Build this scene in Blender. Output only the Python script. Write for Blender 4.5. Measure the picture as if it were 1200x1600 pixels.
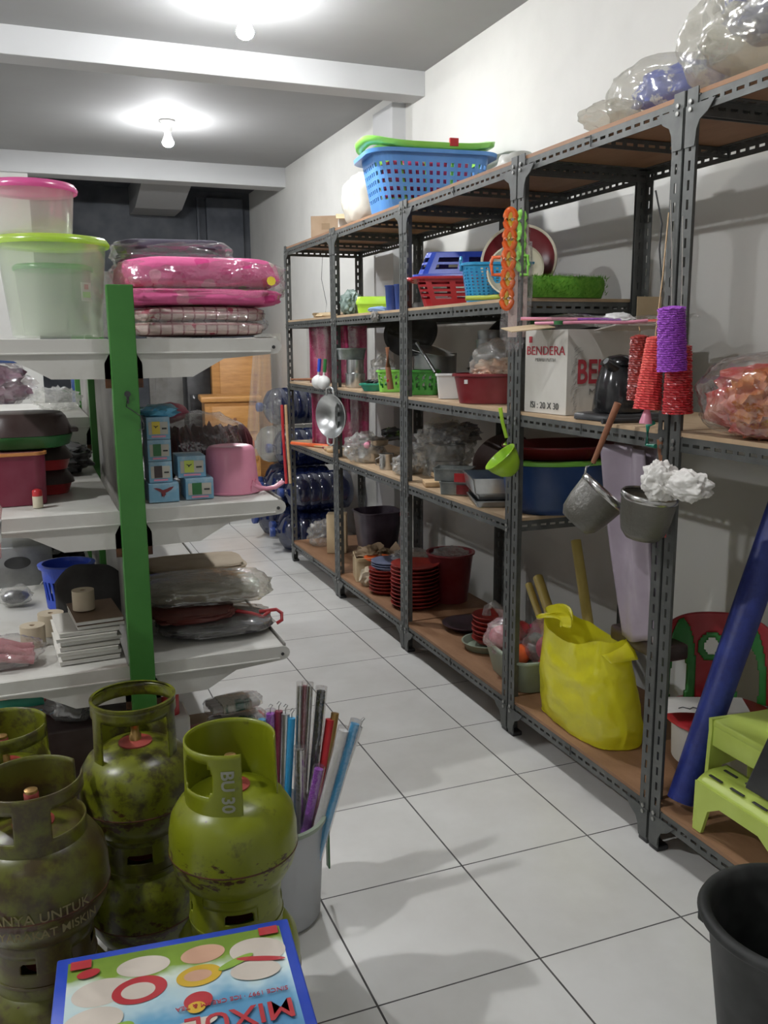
import bpy, bmesh, math, random
from mathutils import Vector, Matrix, Euler, noise
R = math.radians; PI = math.pi
scn = bpy.context.scene
for _o in list(bpy.data.objects): bpy.data.objects.remove(_o)

# ---------------------------------------------------------------- camera, exposure, world
scn.view_settings.view_transform = 'Standard'
scn.view_settings.look = 'None'
scn.view_settings.gamma = 1.0
scn.view_settings.use_curve_mapping = False
scn.view_settings.exposure = 1.05
COL = scn.collection
cam_d = bpy.data.cameras.new('camera'); cam = bpy.data.objects.new('camera', cam_d); COL.objects.link(cam)
cam_d.sensor_fit = 'VERTICAL'; cam_d.sensor_height = 24.0; cam_d.lens = 24.0 * 1392.3 / 1600.0
cam_d.clip_start = 0.05
_yaw, _pitch, _roll = R(21.503), R(10.660), R(-0.424)
_f = Vector((math.sin(_yaw)*math.cos(_pitch), math.cos(_yaw)*math.cos(_pitch), -math.sin(_pitch)))
_r = Vector((math.cos(_yaw), -math.sin(_yaw), 0)); _u = _r.cross(_f)
_r2 = _r*math.cos(_roll) + _u*math.sin(_roll); _u2 = -_r*math.sin(_roll) + _u*math.cos(_roll)
cam.matrix_world = Matrix(((_r2.x, _u2.x, -_f.x, -0.9945), (_r2.y, _u2.y, -_f.y, -1.5674), (_r2.z, _u2.z, -_f.z, 1.3899), (0, 0, 0, 1)))
scn.camera = cam
w = bpy.data.worlds.new('world'); scn.world = w; w.use_nodes = True
w.node_tree.nodes['Background'].inputs[0].default_value = (0.95, 0.97, 1.0, 1)
w.node_tree.nodes['Background'].inputs[1].default_value = 0.12
BULBS = {(0.0, 4.87): 700, (0.0, 2.57): 780, (0.0, 0.27): 330, (-2.4, 2.57): 850, (-2.4, 0.27): 1200, (-2.4, -2.0): 120}      # strength of each bulb
# daylight through the open shop front behind the camera
_l = bpy.data.lights.new('shopfront_daylight', 'AREA'); _l.shape = 'RECTANGLE'; _l.size = 3.4; _l.size_y = 2.2
_l.energy = 2; _l.color = (1.0, 0.97, 0.92)
_lo = bpy.data.objects.new('shopfront_daylight', _l); COL.objects.link(_lo)
_lo.location = (-0.9, -3.4, 1.35); _lo.rotation_euler = (R(90), 0, 0)

# ---------------------------------------------------------------- materials
def _mat(name):
    m = bpy.data.materials.new(name); m.use_nodes = True
    nt = m.node_tree; return m, nt, nt.nodes['Principled BSDF']
def _noise(nt, scale, detail=3, rough=0.55, vec=None, stretch=None):
    n = nt.nodes.new('ShaderNodeTexNoise'); n.inputs['Scale'].default_value = scale
    n.inputs['Detail'].default_value = detail; n.inputs['Roughness'].default_value = rough
    tc = nt.nodes.new('ShaderNodeTexCoord'); mp = nt.nodes.new('ShaderNodeMapping')
    if stretch: mp.inputs['Scale'].default_value = stretch
    nt.links.new(tc.outputs['Object'], mp.inputs[0]); nt.links.new(mp.outputs[0], n.inputs['Vector'])
    return n
def _ramp(nt, fac, stops):
    r = nt.nodes.new('ShaderNodeValToRGB'); nt.links.new(fac, r.inputs[0])
    e = r.color_ramp.elements
    e[0].position, e[0].color = stops[0][0], (*stops[0][1], 1)
    e[1].position, e[1].color = stops[1][0], (*stops[1][1], 1)
    for p, c in stops[2:]:
        x = e.new(p); x.color = (*c, 1)
    return r
def _bump(nt, bsdf, h, strength, dist=0.01):
    b = nt.nodes.new('ShaderNodeBump'); b.inputs['Strength'].default_value = strength; b.inputs['Distance'].default_value = dist
    nt.links.new(h, b.inputs['Height']); nt.links.new(b.outputs[0], bsdf.inputs['Normal'])
def mix(c, d, t): return tuple(a*(1-t)+b*t for a, b in zip(c, d))
def plain(name, c, rough=0.45, metal=0.0, var=0.12, scale=9, bump=0.0, bscale=60, trans=0.0, spec=0.5, emit=None):
    m, nt, b = _mat(name)
    n = _noise(nt, scale)
    rp = _ramp(nt, n.outputs['Fac'], [(0.3, mix(c, (0, 0, 0), var)), (0.7, mix(c, (1, 1, 1), var*0.35))])
    nt.links.new(rp.outputs[0], b.inputs['Base Color'])
    b.inputs['Roughness'].default_value = rough; b.inputs['Metallic'].default_value = metal
    b.inputs['Specular IOR Level'].default_value = spec
    if trans: b.inputs['Transmission Weight'].default_value = trans
    if bump: _bump(nt, b, _noise(nt, bscale, 2).outputs['Fac'], bump)
    if emit: b.inputs['Emission Color'].default_value = (*emit[0], 1); b.inputs['Emission Strength'].default_value = emit[1]
    return m
def spots(name, base, col, scale, lo, hi, rough=0.5, metal=0, bump=0.0, stretch=None, base2=None):
    """a base colour with blotches of a second one (dirt, rust, print)"""
    m, nt, b = _mat(name)
    n = _noise(nt, scale, 5, 0.6, stretch=stretch)
    rp = _ramp(nt, n.outputs['Fac'], [(lo, base), (hi, col)])
    out = rp.outputs[0]
    if base2:
        n2 = _noise(nt, scale*0.35, 3)
        r2 = _ramp(nt, n2.outputs['Fac'], [(0.4, (0, 0, 0)), (0.6, (1, 1, 1))])
        mx = nt.nodes.new('ShaderNodeMixRGB'); nt.links.new(r2.outputs[0], mx.inputs[0]); nt.links.new(out, mx.inputs[1]); mx.inputs[2].default_value = (*base2, 1)
        out = mx.outputs[0]
    nt.links.new(out, b.inputs['Base Color'])
    b.inputs['Roughness'].default_value = rough; b.inputs['Metallic'].default_value = metal
    if bump: _bump(nt, b, n.outputs['Fac'], bump)
    return m
def film(name, tint=(0.93, 0.94, 0.93), gloss=0.16, haze=0.12, crinkle=0.5, scale=22, rough=0.12):
    """thin clear plastic: mostly see-through, with creased glossy reflections and a milky share"""
    m = bpy.data.materials.new(name); m.use_nodes = True; nt = m.node_tree; nt.nodes.clear()
    out = nt.nodes.new('ShaderNodeOutputMaterial')
    tr = nt.nodes.new('ShaderNodeBsdfTransparent'); tr.inputs[0].default_value = (*tint, 1)
    gl = nt.nodes.new('ShaderNodeBsdfGlossy'); gl.inputs['Roughness'].default_value = rough
    df = nt.nodes.new('ShaderNodeBsdfDiffuse'); df.inputs[0].default_value = (*tint, 1)
    tl = nt.nodes.new('ShaderNodeBsdfTranslucent'); tl.inputs[0].default_value = (*tint, 1)
    n = _noise(nt, scale, 4, 0.6)
    bp = nt.nodes.new('ShaderNodeBump'); bp.inputs['Strength'].default_value = crinkle; bp.inputs['Distance'].default_value = 0.02
    nt.links.new(n.outputs['Fac'], bp.inputs['Height']); nt.links.new(bp.outputs[0], gl.inputs['Normal'])
    fr = nt.nodes.new('ShaderNodeLayerWeight'); fr.inputs[0].default_value = 0.25
    nt.links.new(bp.outputs[0], fr.inputs['Normal'])
    ma = nt.nodes.new('ShaderNodeMath'); ma.operation = 'MULTIPLY_ADD'; ma.inputs[1].default_value = 0.30; ma.inputs[2].default_value = gloss
    nt.links.new(fr.outputs['Facing'], ma.inputs[0])
    m0 = nt.nodes.new('ShaderNodeMixShader'); m0.inputs[0].default_value = 0.5
    nt.links.new(df.outputs[0], m0.inputs[1]); nt.links.new(tl.outputs[0], m0.inputs[2])
    m1 = nt.nodes.new('ShaderNodeMixShader'); m1.inputs[0].default_value = haze
    nt.links.new(tr.outputs[0], m1.inputs[1]); nt.links.new(m0.outputs[0], m1.inputs[2])
    m2 = nt.nodes.new('ShaderNodeMixShader'); nt.links.new(ma.outputs[0], m2.inputs[0])
    nt.links.new(m1.outputs[0], m2.inputs[1]); nt.links.new(gl.outputs[0], m2.inputs[2])
    nt.links.new(m2.outputs[0], out.inputs[0])
    return m
def wood(name, c1, c2, scale=4, stretch=(1, 12, 12), rough=0.5):
    m, nt, b = _mat(name)
    n = _noise(nt, scale, 5, 0.65, stretch=stretch)
    rp = _ramp(nt, n.outputs['Fac'], [(0.3, c1), (0.7, c2)])
    nt.links.new(rp.outputs[0], b.inputs['Base Color']); b.inputs['Roughness'].default_value = rough
    _bump(nt, b, n.outputs['Fac'], 0.15)
    return m
K = {}
K['wall'] = spots('wall_plaster', (0.655, 0.65, 0.615), (0.575, 0.57, 0.54), 1.3, 0.45, 0.75, rough=0.75, bump=0.02)
K['ceil'] = plain('ceiling_paint', (0.33, 0.332, 0.328), 0.8, var=0.05, scale=2)
K['beam'] = plain('beam_paint', (0.52, 0.525, 0.525), 0.7, var=0.04, scale=2)
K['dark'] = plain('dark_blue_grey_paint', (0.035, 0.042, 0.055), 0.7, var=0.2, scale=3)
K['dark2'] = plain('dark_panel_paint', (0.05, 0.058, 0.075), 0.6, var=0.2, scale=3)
def tile_mat():
    m, nt, b = _mat('white_floor_tile')
    tc = nt.nodes.new('ShaderNodeTexCoord'); sp = nt.nodes.new('ShaderNodeSeparateXYZ'); nt.links.new(tc.outputs['Object'], sp.inputs[0])
    def line(axis, wd):
        a = nt.nodes.new('ShaderNodeMath'); a.operation = 'MULTIPLY'; a.inputs[1].default_value = 2.5; nt.links.new(sp.outputs[axis], a.inputs[0])
        f = nt.nodes.new('ShaderNodeMath'); f.operation = 'ADD'; f.inputs[1].default_value = 0.5; nt.links.new(a.outputs[0], f.inputs[0])
        g = nt.nodes.new('ShaderNodeMath'); g.operation = 'FRACT'; nt.links.new(f.outputs[0], g.inputs[0])
        h = nt.nodes.new('ShaderNodeMath'); h.operation = 'SUBTRACT'; h.inputs[1].default_value = 0.5; nt.links.new(g.outputs[0], h.inputs[0])
        i = nt.nodes.new('ShaderNodeMath'); i.operation = 'ABSOLUTE'; nt.links.new(h.outputs[0], i.inputs[0])
        j = nt.nodes.new('ShaderNodeMath'); j.operation = 'LESS_THAN'; j.inputs[1].default_value = wd; nt.links.new(i.outputs[0], j.inputs[0])
        return j
    lx, ly = line('X', 0.0062), line('Y', 0.0052)
    mx = nt.nodes.new('ShaderNodeMath'); mx.operation = 'MAXIMUM'; nt.links.new(lx.outputs[0], mx.inputs[0]); nt.links.new(ly.outputs[0], mx.inputs[1])
    n = _noise(nt, 2.2, 5, 0.6)
    rp = _ramp(nt, n.outputs['Fac'], [(0.3, (0.60, 0.59, 0.555)), (0.62, (0.70, 0.695, 0.665))])
    g2 = _noise(nt, 14, 2); rg = _ramp(nt, g2.outputs['Fac'], [(0.35, (0.035, 0.033, 0.03)), (0.7, (0.11, 0.105, 0.10))])
    mc = nt.nodes.new('ShaderNodeMixRGB'); nt.links.new(mx.outputs[0], mc.inputs[0]); nt.links.new(rp.outputs[0], mc.inputs[1]); nt.links.new(rg.outputs[0], mc.inputs[2])
    nt.links.new(mc.outputs[0], b.inputs['Base Color'])
    ra = nt.nodes.new('ShaderNodeMath'); ra.operation = 'MULTIPLY_ADD'; ra.inputs[1].default_value = 0.4; ra.inputs[2].default_value = 0.27
    nt.links.new(mx.outputs[0], ra.inputs[0]); nt.links.new(ra.outputs[0], b.inputs['Roughness'])
    return m
K['tile'] = tile_mat()
K['steel'] = spots('grey_enamel_angle_iron', (0.085, 0.09, 0.085), (0.13, 0.133, 0.126), 14, 0.4, 0.7, rough=0.42, metal=0.25)
K['bolt'] = plain('bolt_zinc', (0.4, 0.4, 0.38), 0.35, 0.9)
K['board'] = wood('hardboard_brown', (0.23, 0.115, 0.055), (0.33, 0.18, 0.095), 3, (4, 1.2, 4), 0.6)
K['boardt'] = wood('plywood_pale', (0.42, 0.29, 0.17), (0.52, 0.38, 0.24), 3, (5, 1.5, 5), 0.6)
K['green'] = spots('green_paint', (0.032, 0.155, 0.022), (0.05, 0.2, 0.035), 5, 0.35, 0.7, rough=0.4)
K['white'] = spots('white_shelf_enamel', (0.54, 0.53, 0.49), (0.42, 0.40, 0.35), 6, 0.5, 0.8, rough=0.35)
K['gback'] = spots('grey_back_panel', (0.30, 0.29, 0.27), (0.16, 0.15, 0.13), 4, 0.4, 0.7, rough=0.5)
K['cardb'] = plain('brown_cardboard', (0.36, 0.25, 0.155), 0.8, var=0.15)
K['cardl'] = plain('tan_cardboard', (0.55, 0.42, 0.25), 0.8, var=0.12)
K['cardw'] = spots('white_carton', (0.62, 0.60, 0.55), (0.54, 0.52, 0.46), 4, 0.4, 0.7, rough=0.6)
K['red'] = plain('red_plastic', (0.50, 0.012, 0.018), 0.3)
K['maroon'] = plain('maroon_plastic', (0.20, 0.006, 0.012), 0.32)
K['magenta'] = plain('magenta_plastic', (0.20, 0.004, 0.035), 0.4)
K['brick'] = spots('terracotta_red_plastic', (0.33, 0.035, 0.025), (0.22, 0.02, 0.018), 20, 0.4, 0.7, rough=0.4)
K['pink'] = plain('pink_plastic', (0.85, 0.32, 0.45), 0.3)
K['hotpink'] = plain('hot_pink', (0.85, 0.06, 0.25), 0.4)
K['orange'] = plain('orange_plastic', (0.85, 0.13, 0.015), 0.3)
K['lime'] = plain('lime_plastic', (0.42, 0.72, 0.03), 0.3)
K['limegreen'] = plain('light_green_plastic', (0.28, 0.72, 0.10), 0.3)
K['yelgreen'] = plain('yellow_green_plastic', (0.58, 0.68, 0.09), 0.35)
K['grass'] = spots('artificial_grass', (0.07, 0.25, 0.01), (0.15, 0.36, 0.03), 60, 0.35, 0.65, rough=0.7)
K['dgreen'] = plain('dark_green_plastic', (0.012, 0.16, 0.03), 0.35)
K['midgreen'] = plain('mid_green_plastic', (0.06, 0.40, 0.04), 0.35)
K['teal'] = plain('teal_plastic', (0.01, 0.25, 0.16), 0.35)
K['skyblue'] = plain('sky_blue_plastic', (0.10, 0.31, 0.72), 0.3)
K['cyan'] = plain('cyan_blue_plastic', (0.02, 0.32, 0.62), 0.3)
K['blue'] = plain('royal_blue_plastic', (0.012, 0.06, 0.50), 0.3)
K['dblue'] = plain('deep_blue_plastic', (0.01, 0.045, 0.24), 0.3)
K['tubblue'] = plain('tub_blue_plastic', (0.006, 0.05, 0.20), 0.32)
K['navy'] = spots('navy_vinyl', (0.014, 0.024, 0.17), (0.025, 0.045, 0.26), 20, 0.4, 0.7, rough=0.45, bump=0.3)
K['purple'] = plain('purple_bristle', (0.36, 0.05, 0.56), 0.7, bump=0.6, bscale=220)
K['coral'] = spots('coral_bristle', (0.62, 0.04, 0.045), (0.75, 0.12, 0.09), 25, 0.4, 0.7, rough=0.7)
K['black'] = plain('black_plastic', (0.012, 0.012, 0.013), 0.38)
K['bucketblack'] = plain('charcoal_plastic', (0.010, 0.0115, 0.010), 0.55, spec=0.3)
K['gloss_black'] = plain('glossy_black', (0.008, 0.008, 0.009), 0.12)
K['brownpan'] = plain('dark_brown_enamel', (0.035, 0.014, 0.011), 0.35)
K['cream'] = plain('cream_plastic', (0.66, 0.60, 0.45), 0.4)
K['whitep'] = plain('white_plastic', (0.72, 0.72, 0.70), 0.35)
K['paper'] = plain('paper_white', (0.70, 0.68, 0.64), 0.8)
K['kraft'] = plain('kraft_paper', (0.27, 0.185, 0.105), 0.8, bump=0.2, bscale=12)
K['roll'] = plain('beige_roll', (0.50, 0.42, 0.30), 0.8)
K['bagbeige'] = plain('beige_fabric', (0.42, 0.34, 0.24), 0.85, bump=0.3, bscale=30)
K['alu'] = spots('aluminium', (0.62, 0.63, 0.63), (0.45, 0.46, 0.46), 10, 0.4, 0.7, rough=0.28, metal=0.95)
K['alud'] = spots('dull_aluminium', (0.38, 0.39, 0.39), (0.24, 0.25, 0.25), 8, 0.4, 0.7, rough=0.38, metal=0.9)
K['inox'] = plain('stainless_steel', (0.55, 0.54, 0.52), 0.22, 0.95)
K['mesh'] = film('steel_mesh', (0.36, 0.34, 0.27), 0.10, 0.30, 0.3, 90, 0.3)
K['tin'] = spots('galvanised_tin', (0.42, 0.45, 0.44), (0.30, 0.33, 0.32), 18, 0.4, 0.6, rough=0.4, metal=0.75)
K['woodf'] = wood('orange_wood_veneer', (0.46, 0.21, 0.055), (0.66, 0.34, 0.11), 3, (1.5, 1.5, 10), 0.4)
K['woodh'] = wood('wooden_handle', (0.22, 0.085, 0.04), (0.33, 0.14, 0.07), 6, (8, 8, 1), 0.5)
K['woodl'] = wood('pale_wood', (0.50, 0.33, 0.17), (0.62, 0.44, 0.25), 5, (1, 8, 8), 0.55)
K['bamboo'] = plain('yellow_plastic_roll', (0.55, 0.42, 0.10), 0.45)
K['yellow'] = plain('yellow_plastic', (0.80, 0.62, 0.03), 0.35)
K['tubgrey'] = plain('grey_green_plastic', (0.30, 0.36, 0.27), 0.4)
K['lav'] = plain('lavender_film', (0.36, 0.30, 0.36), 0.35, bump=0.5, bscale=14)
K['film'] = film('clear_film')
K['film2'] = film('milky_film', (0.95, 0.95, 0.93), 0.12, 0.18, 0.6, 12, 0.1)
K['filmg'] = film('grey_film', (0.86, 0.85, 0.80), 0.08, 0.22, 0.35, 7, 0.15)
K['filmd'] = film('dark_film', (0.55, 0.55, 0.56), 0.14, 0.35, 0.6, 14, 0.12)
K['filmpink'] = film('pinkish_film', (0.92, 0.72, 0.72), 0.18, 0.25, 0.8, 24)
K['filmwrap'] = film('shiny_wrap', (0.98, 0.97, 0.97), 0.15, 0.03, 1.0, 9, 0.09)
K['clearp'] = film('frosted_container', (0.95, 0.97, 0.93), 0.06, 0.20, 0.05, 6, 0.2)
K['bluegal'] = film('blue_bottle', (0.10, 0.16, 0.42), 0.12, 0.45, 0.1, 8, 0.1)
K['yelbag'] = film('yellow_bag', (0.95, 0.91, 0.04), 0.04, 0.93, 0.5, 9, 0.25)
def gas_mat(name, base, dirt, base2, lo, hi, rust, scale=20):
    """enamel with grime blotches, chips and a rusty band along the weld"""
    m, nt, b = _mat(name)
    n = _noise(nt, scale, 5, 0.65)
    out = _ramp(nt, n.outputs['Fac'], [(lo, base), (hi, dirt)]).outputs[0]
    n2 = _noise(nt, 5, 3)
    r2 = _ramp(nt, n2.outputs['Fac'], [(0.46, (0, 0, 0)), (0.62, (1, 1, 1))])
    mx = nt.nodes.new('ShaderNodeMixRGB'); nt.links.new(r2.outputs[0], mx.inputs[0]); nt.links.new(out, mx.inputs[1]); mx.inputs[2].default_value = (*base2, 1)
    tc = nt.nodes.new('ShaderNodeTexCoord'); sp = nt.nodes.new('ShaderNodeSeparateXYZ'); nt.links.new(tc.outputs['Object'], sp.inputs[0])
    d = nt.nodes.new('ShaderNodeMath'); d.operation = 'SUBTRACT'; d.inputs[1].default_value = 0.142; nt.links.new(sp.outputs['Z'], d.inputs[0])
    a = nt.nodes.new('ShaderNodeMath'); a.operation = 'ABSOLUTE'; nt.links.new(d.outputs[0], a.inputs[0])
    mr = nt.nodes.new('ShaderNodeMapRange'); mr.inputs['From Min'].default_value = 0.0; mr.inputs['From Max'].default_value = 0.05
    mr.inputs['To Min'].default_value = rust; mr.inputs['To Max'].default_value = -0.05; nt.links.new(a.outputs[0], mr.inputs[0])
    n3 = _noise(nt, 34, 5, 0.7, stretch=(1, 1, 1.8))
    ad = nt.nodes.new('ShaderNodeMath'); ad.operation = 'ADD'; nt.links.new(n3.outputs['Fac'], ad.inputs[0]); nt.links.new(mr.outputs[0], ad.inputs[1])
    r3 = _ramp(nt, ad.outputs[0], [(0.62, (0, 0, 0)), (0.68, (1, 1, 1))])
    m3 = nt.nodes.new('ShaderNodeMixRGB'); nt.links.new(r3.outputs[0], m3.inputs[0]); nt.links.new(mx.outputs[0], m3.inputs[1]); m3.inputs[2].default_value = (0.055, 0.022, 0.008, 1)
    nt.links.new(m3.outputs[0], b.inputs['Base Color']); b.inputs['Roughness'].default_value = 0.33
    _bump(nt, b, n3.outputs['Fac'], 0.06, 0.004)
    return m
K['gas'] = gas_mat('gas_green_bright', (0.19, 0.22, 0.008), (0.10, 0.10, 0.01), (0.165, 0.185, 0.008), 0.60, 0.72, 0.13)
K['gasd'] = gas_mat('gas_green_worn', (0.14, 0.155, 0.008), (0.05, 0.042, 0.010), (0.075, 0.07, 0.012), 0.46, 0.60, 0.16, 26)
K['gasr'] = gas_mat('gas_green_rusty', (0.10, 0.105, 0.010), (0.055, 0.038, 0.012), (0.06, 0.038, 0.012), 0.42, 0.58, 0.18, 18)
K['rust'] = spots('rust', (0.11, 0.035, 0.012), (0.05, 0.02, 0.01), 60, 0.4, 0.6, rough=0.7)
K['brass'] = plain('brass', (0.5, 0.3, 0.1), 0.35, 0.9)
K['redring'] = plain('red_rubber', (0.32, 0.03, 0.02), 0.5)
K['inkw'] = plain('print_white', (0.55, 0.56, 0.48), 0.6)
K['inkgold'] = plain('print_faded_cream', (0.42, 0.36, 0.17), 0.6)
K['inkred'] = plain('print_red', (0.42, 0.015, 0.03), 0.6)
K['inkgrey'] = plain('print_grey', (0.20, 0.19, 0.17), 0.7)
K['inkblack'] = plain('print_black', (0.02, 0.02, 0.02), 0.6)
K['glowcap'] = plain('lit_bulb_collar', (1, 1, 1), 0.4, emit=((0.95, 0.97, 1.0), 4.0))
K['porc'] = plain('lamp_holder_white', (0.75, 0.75, 0.72), 0.4)

# ---------------------------------------------------------------- mesh helpers
class B:
    """a mesh being collected"""
    def __init__(s): s.bm = bmesh.new()
    def box(s, c, d, rz=0.0, bev=0.0, rx=0.0, ry=0.0):
        m = Matrix.Translation(c) @ Euler((rx, ry, rz)).to_matrix().to_4x4() @ Matrix.Diagonal((*d, 1))
        g = bmesh.ops.create_cube(s.bm, size=1.0, matrix=m)
        if bev:
            es = list({e for v in g['verts'] for e in v.link_edges})
            bmesh.ops.bevel(s.bm, geom=es, offset=bev, segments=2, profile=0.5, affect='EDGES')
        return s
    def lathe(s, prof, seg=32, c=(0, 0, 0), sx=1.0, sy=1.0, rot=None, wob=None):
        M = Matrix.Translation(c) @ (rot.to_matrix().to_4x4() if rot else Matrix())
        rings = []
        for r, z in prof:
            if r < 1e-5: rings.append([s.bm.verts.new(M @ Vector((0, 0, z)))])
            else:
                rings.append([s.bm.verts.new(M @ Vector((r*sx*math.cos(a)*(1+(wob(a, z) if wob else 0)), r*sy*math.sin(a)*(1+(wob(a, z) if wob else 0)), z)))
                              for a in (2*PI*i/seg for i in range(seg))])
        for a, b in zip(rings, rings[1:]):
            if len(a) == 1 and len(b) == 1: continue
            for i in range(seg):
                j = (i+1) % seg
                if len(a) == 1: s.bm.faces.new((a[0], b[j], b[i]))
                elif len(b) == 1: s.bm.faces.new((a[i], a[j], b[0]))
                else: s.bm.faces.new((a[i], a[j], b[j], b[i]))
        return s
    def tube(s, pts, r, seg=8, closed=False, flat=1.0):
        pts = [Vector(p) for p in pts]; n = len(pts); rings = []
        up = Vector((0, 0, 1))
        for i, p in enumerate(pts):
            t = (pts[(i+1) % n] - pts[i-1]) if closed else (pts[min(i+1, n-1)] - pts[max(i-1, 0)])
            t.normalize()
            a = t.cross(up)
            if a.length < 0.05: a = t.cross(Vector((0, 1, 0)))
            a.normalize(); b = a.cross(t)
            rr = r[i] if isinstance(r, (list, tuple)) else r
            rings.append([s.bm.verts.new(p + a*rr*math.cos(q) + b*rr*flat*math.sin(q)) for q in (2*PI*k/seg for k in range(seg))])
        prs = list(zip(rings, rings[1:])) + ([(rings[-1], rings[0])] if closed else [])
        for a, b in prs:
            for k in range(seg): s.bm.faces.new((a[k], a[(k+1) % seg], b[(k+1) % seg], b[k]))
        if not closed:
            s.bm.faces.new(rings[0][::-1]); s.bm.faces.new(rings[-1])
        return s
    def prism(s, poly, axis, t0, t1, c=(0, 0, 0)):
        """poly in a plane, extruded along axis from t0 to t1; x: (y,z)  y: (x,z)  z: (x,y)"""
        def P(u, v, t):
            q = {'x': (t, u, v), 'y': (u, t, v), 'z': (u, v, t)}[axis]
            return s.bm.verts.new((q[0]+c[0], q[1]+c[1], q[2]+c[2]))
        a = [P(u, v, t0) for u, v in poly]; b = [P(u, v, t1) for u, v in poly]; n = len(poly)
        s.bm.faces.new(a); s.bm.faces.new(b[::-1])
        for i in range(n): s.bm.faces.new((a[i], b[i], b[(i+1) % n], a[(i+1) % n]))
        return s
    def rrings(s, rings, seg=6, cap0=True, cap1=True, c=(0, 0, 0), mask=None):
        """loft of rounded rectangles (w, d, z, corner radius)"""
        vs = []
        for w_, d_, z, cr in rings:
            cr = min(cr, w_/2-1e-4, d_/2-1e-4); ring = []
            for qx, qy, a0 in ((1, 1, 0), (-1, 1, 90), (-1, -1, 180), (1, -1, 270)):
                for k in range(seg+1):
                    a = R(a0 + 90*k/seg)
                    ring.append(s.bm.verts.new((c[0]+qx*(w_/2-cr)+cr*math.cos(a), c[1]+qy*(d_/2-cr)+cr*math.sin(a), c[2]+z)))
            vs.append(ring)
        n = len(vs[0])
        for a, b in zip(vs, vs[1:]):
            for i in range(n): s.bm.faces.new((a[i], a[(i+1) % n], b[(i+1) % n], b[i]))
        if cap0: s.bm.faces.new(vs[0][::-1])
        if cap1: s.bm.faces.new(vs[-1])
        return s
    def lattice(s, w0, d0, w1, d1, h, nu, nv, cr=0.03, hole=lambda i, j: i % 2 and j % 2, z0=0.0, c=(0, 0, 0), t=0.0):
        """open-topped box wall of small cells, some left out as holes; nu cells round a side pair"""
        def pt(u, z):
            k = z/h; W = w0+(w1-w0)*k; D = d0+(d1-d0)*k; r = min(cr, W/2-.001, D/2-.001)
            L = [W-2*r, PI*r/2, D-2*r, PI*r/2]*2; tot = sum(L); q = u*tot; i = 0
            while i < 7 and q > L[i]: q -= L[i]; i += 1
            side = i // 2
            if i % 2 == 0:
                f = q - L[i]/2
                x, y = [(f, -D/2), (W/2, f), (-f, D/2), (-W/2, -f)][side]
            else:
                a = q/r
                cx, cy, a0 = [(W/2-r, -D/2+r, -90), (W/2-r, D/2-r, 0), (-W/2+r, D/2-r, 90), (-W/2+r, -D/2+r, 180)][side]
                x, y = cx+r*math.cos(R(a0)+a), cy+r*math.sin(R(a0)+a)
            return (c[0]+x, c[1]+y, c[2]+z0+z)
        g = [[s.bm.verts.new(pt(i/nu, h*j/nv)) for i in range(nu)] for j in range(nv+1)]
        for j in range(nv):
            for i in range(nu):
                if hole(i, j): continue
                s.bm.faces.new((g[j][i], g[j][(i+1) % nu], g[j+1][(i+1) % nu], g[j+1][i]))
        return s
    def blob(s, c, r, amp=0.15, freq=3.0, seed=0, sub=3, sq=1.0, flat=None, rz=0.0):
        g = bmesh.ops.create_icosphere(s.bm, subdivisions=sub, radius=1.0)
        off = Vector((seed*7.3, seed*3.1, seed*1.7)); cz, sz = math.cos(rz), math.sin(rz)
        for v in g['verts']:
            d = v.co.normalized()
            if sq != 1.0:
                d = Vector([math.copysign(abs(q)**sq, q) for q in d])
            k = 1 + amp*noise.fractal(d*freq+off, 0.8, 2.0, 3)
            x, y, z = d.x*r[0]*k, d.y*r[1]*k, d.z*r[2]*k
            if flat is not None and c[2]+z < flat: z = flat-c[2] + (c[2]+z-flat)*0.02
            v.co = Vector((c[0]+x*cz-y*sz, c[1]+x*sz+y*cz, c[2]+z))
        return s
    def grid(s, fn, nu, nv):
        g = [[s.bm.verts.new(fn(i/nu, j/nv)) for i in range(nu+1)] for j in range(nv+1)]
        for j in range(nv):
            for i in range(nu): s.bm.faces.new((g[j][i], g[j][i+1], g[j+1][i+1], g[j+1][i]))
        return s
    def angle_iron(s, p, ax, L, d1, d2, wd=0.038, pitch=0.045, sl=0.024, sw=0.008):
        """slotted L section: starts at p, runs along ax, flanges along d1 and d2"""
        p = Vector(p); ax = Vector(ax); 
        for d in (Vector(d1), Vector(d2)):
            a, b = (wd-sw)/2, (wd+sw)/2; n = max(1, int(L/pitch)); m0 = (L-n*pitch)/2
            def q(u0, u1, v0, v1):
                s.bm.faces.new([s.bm.verts.new(p+ax*u+d*v) for u, v in ((u0, v0), (u1, v0), (u1, v1), (u0, v1))])
            q(0, L, 0, a); q(0, L, b, wd)
            e = 0.0
            for k in range(n):
                s0 = m0+k*pitch+(pitch-sl)/2
                q(e, s0, a, b); e = s0+sl
            q(e, L, a, b)
        return s
    def xf(s, M): bmesh.ops.transform(s.bm, matrix=M, verts=s.bm.verts); return s

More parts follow.
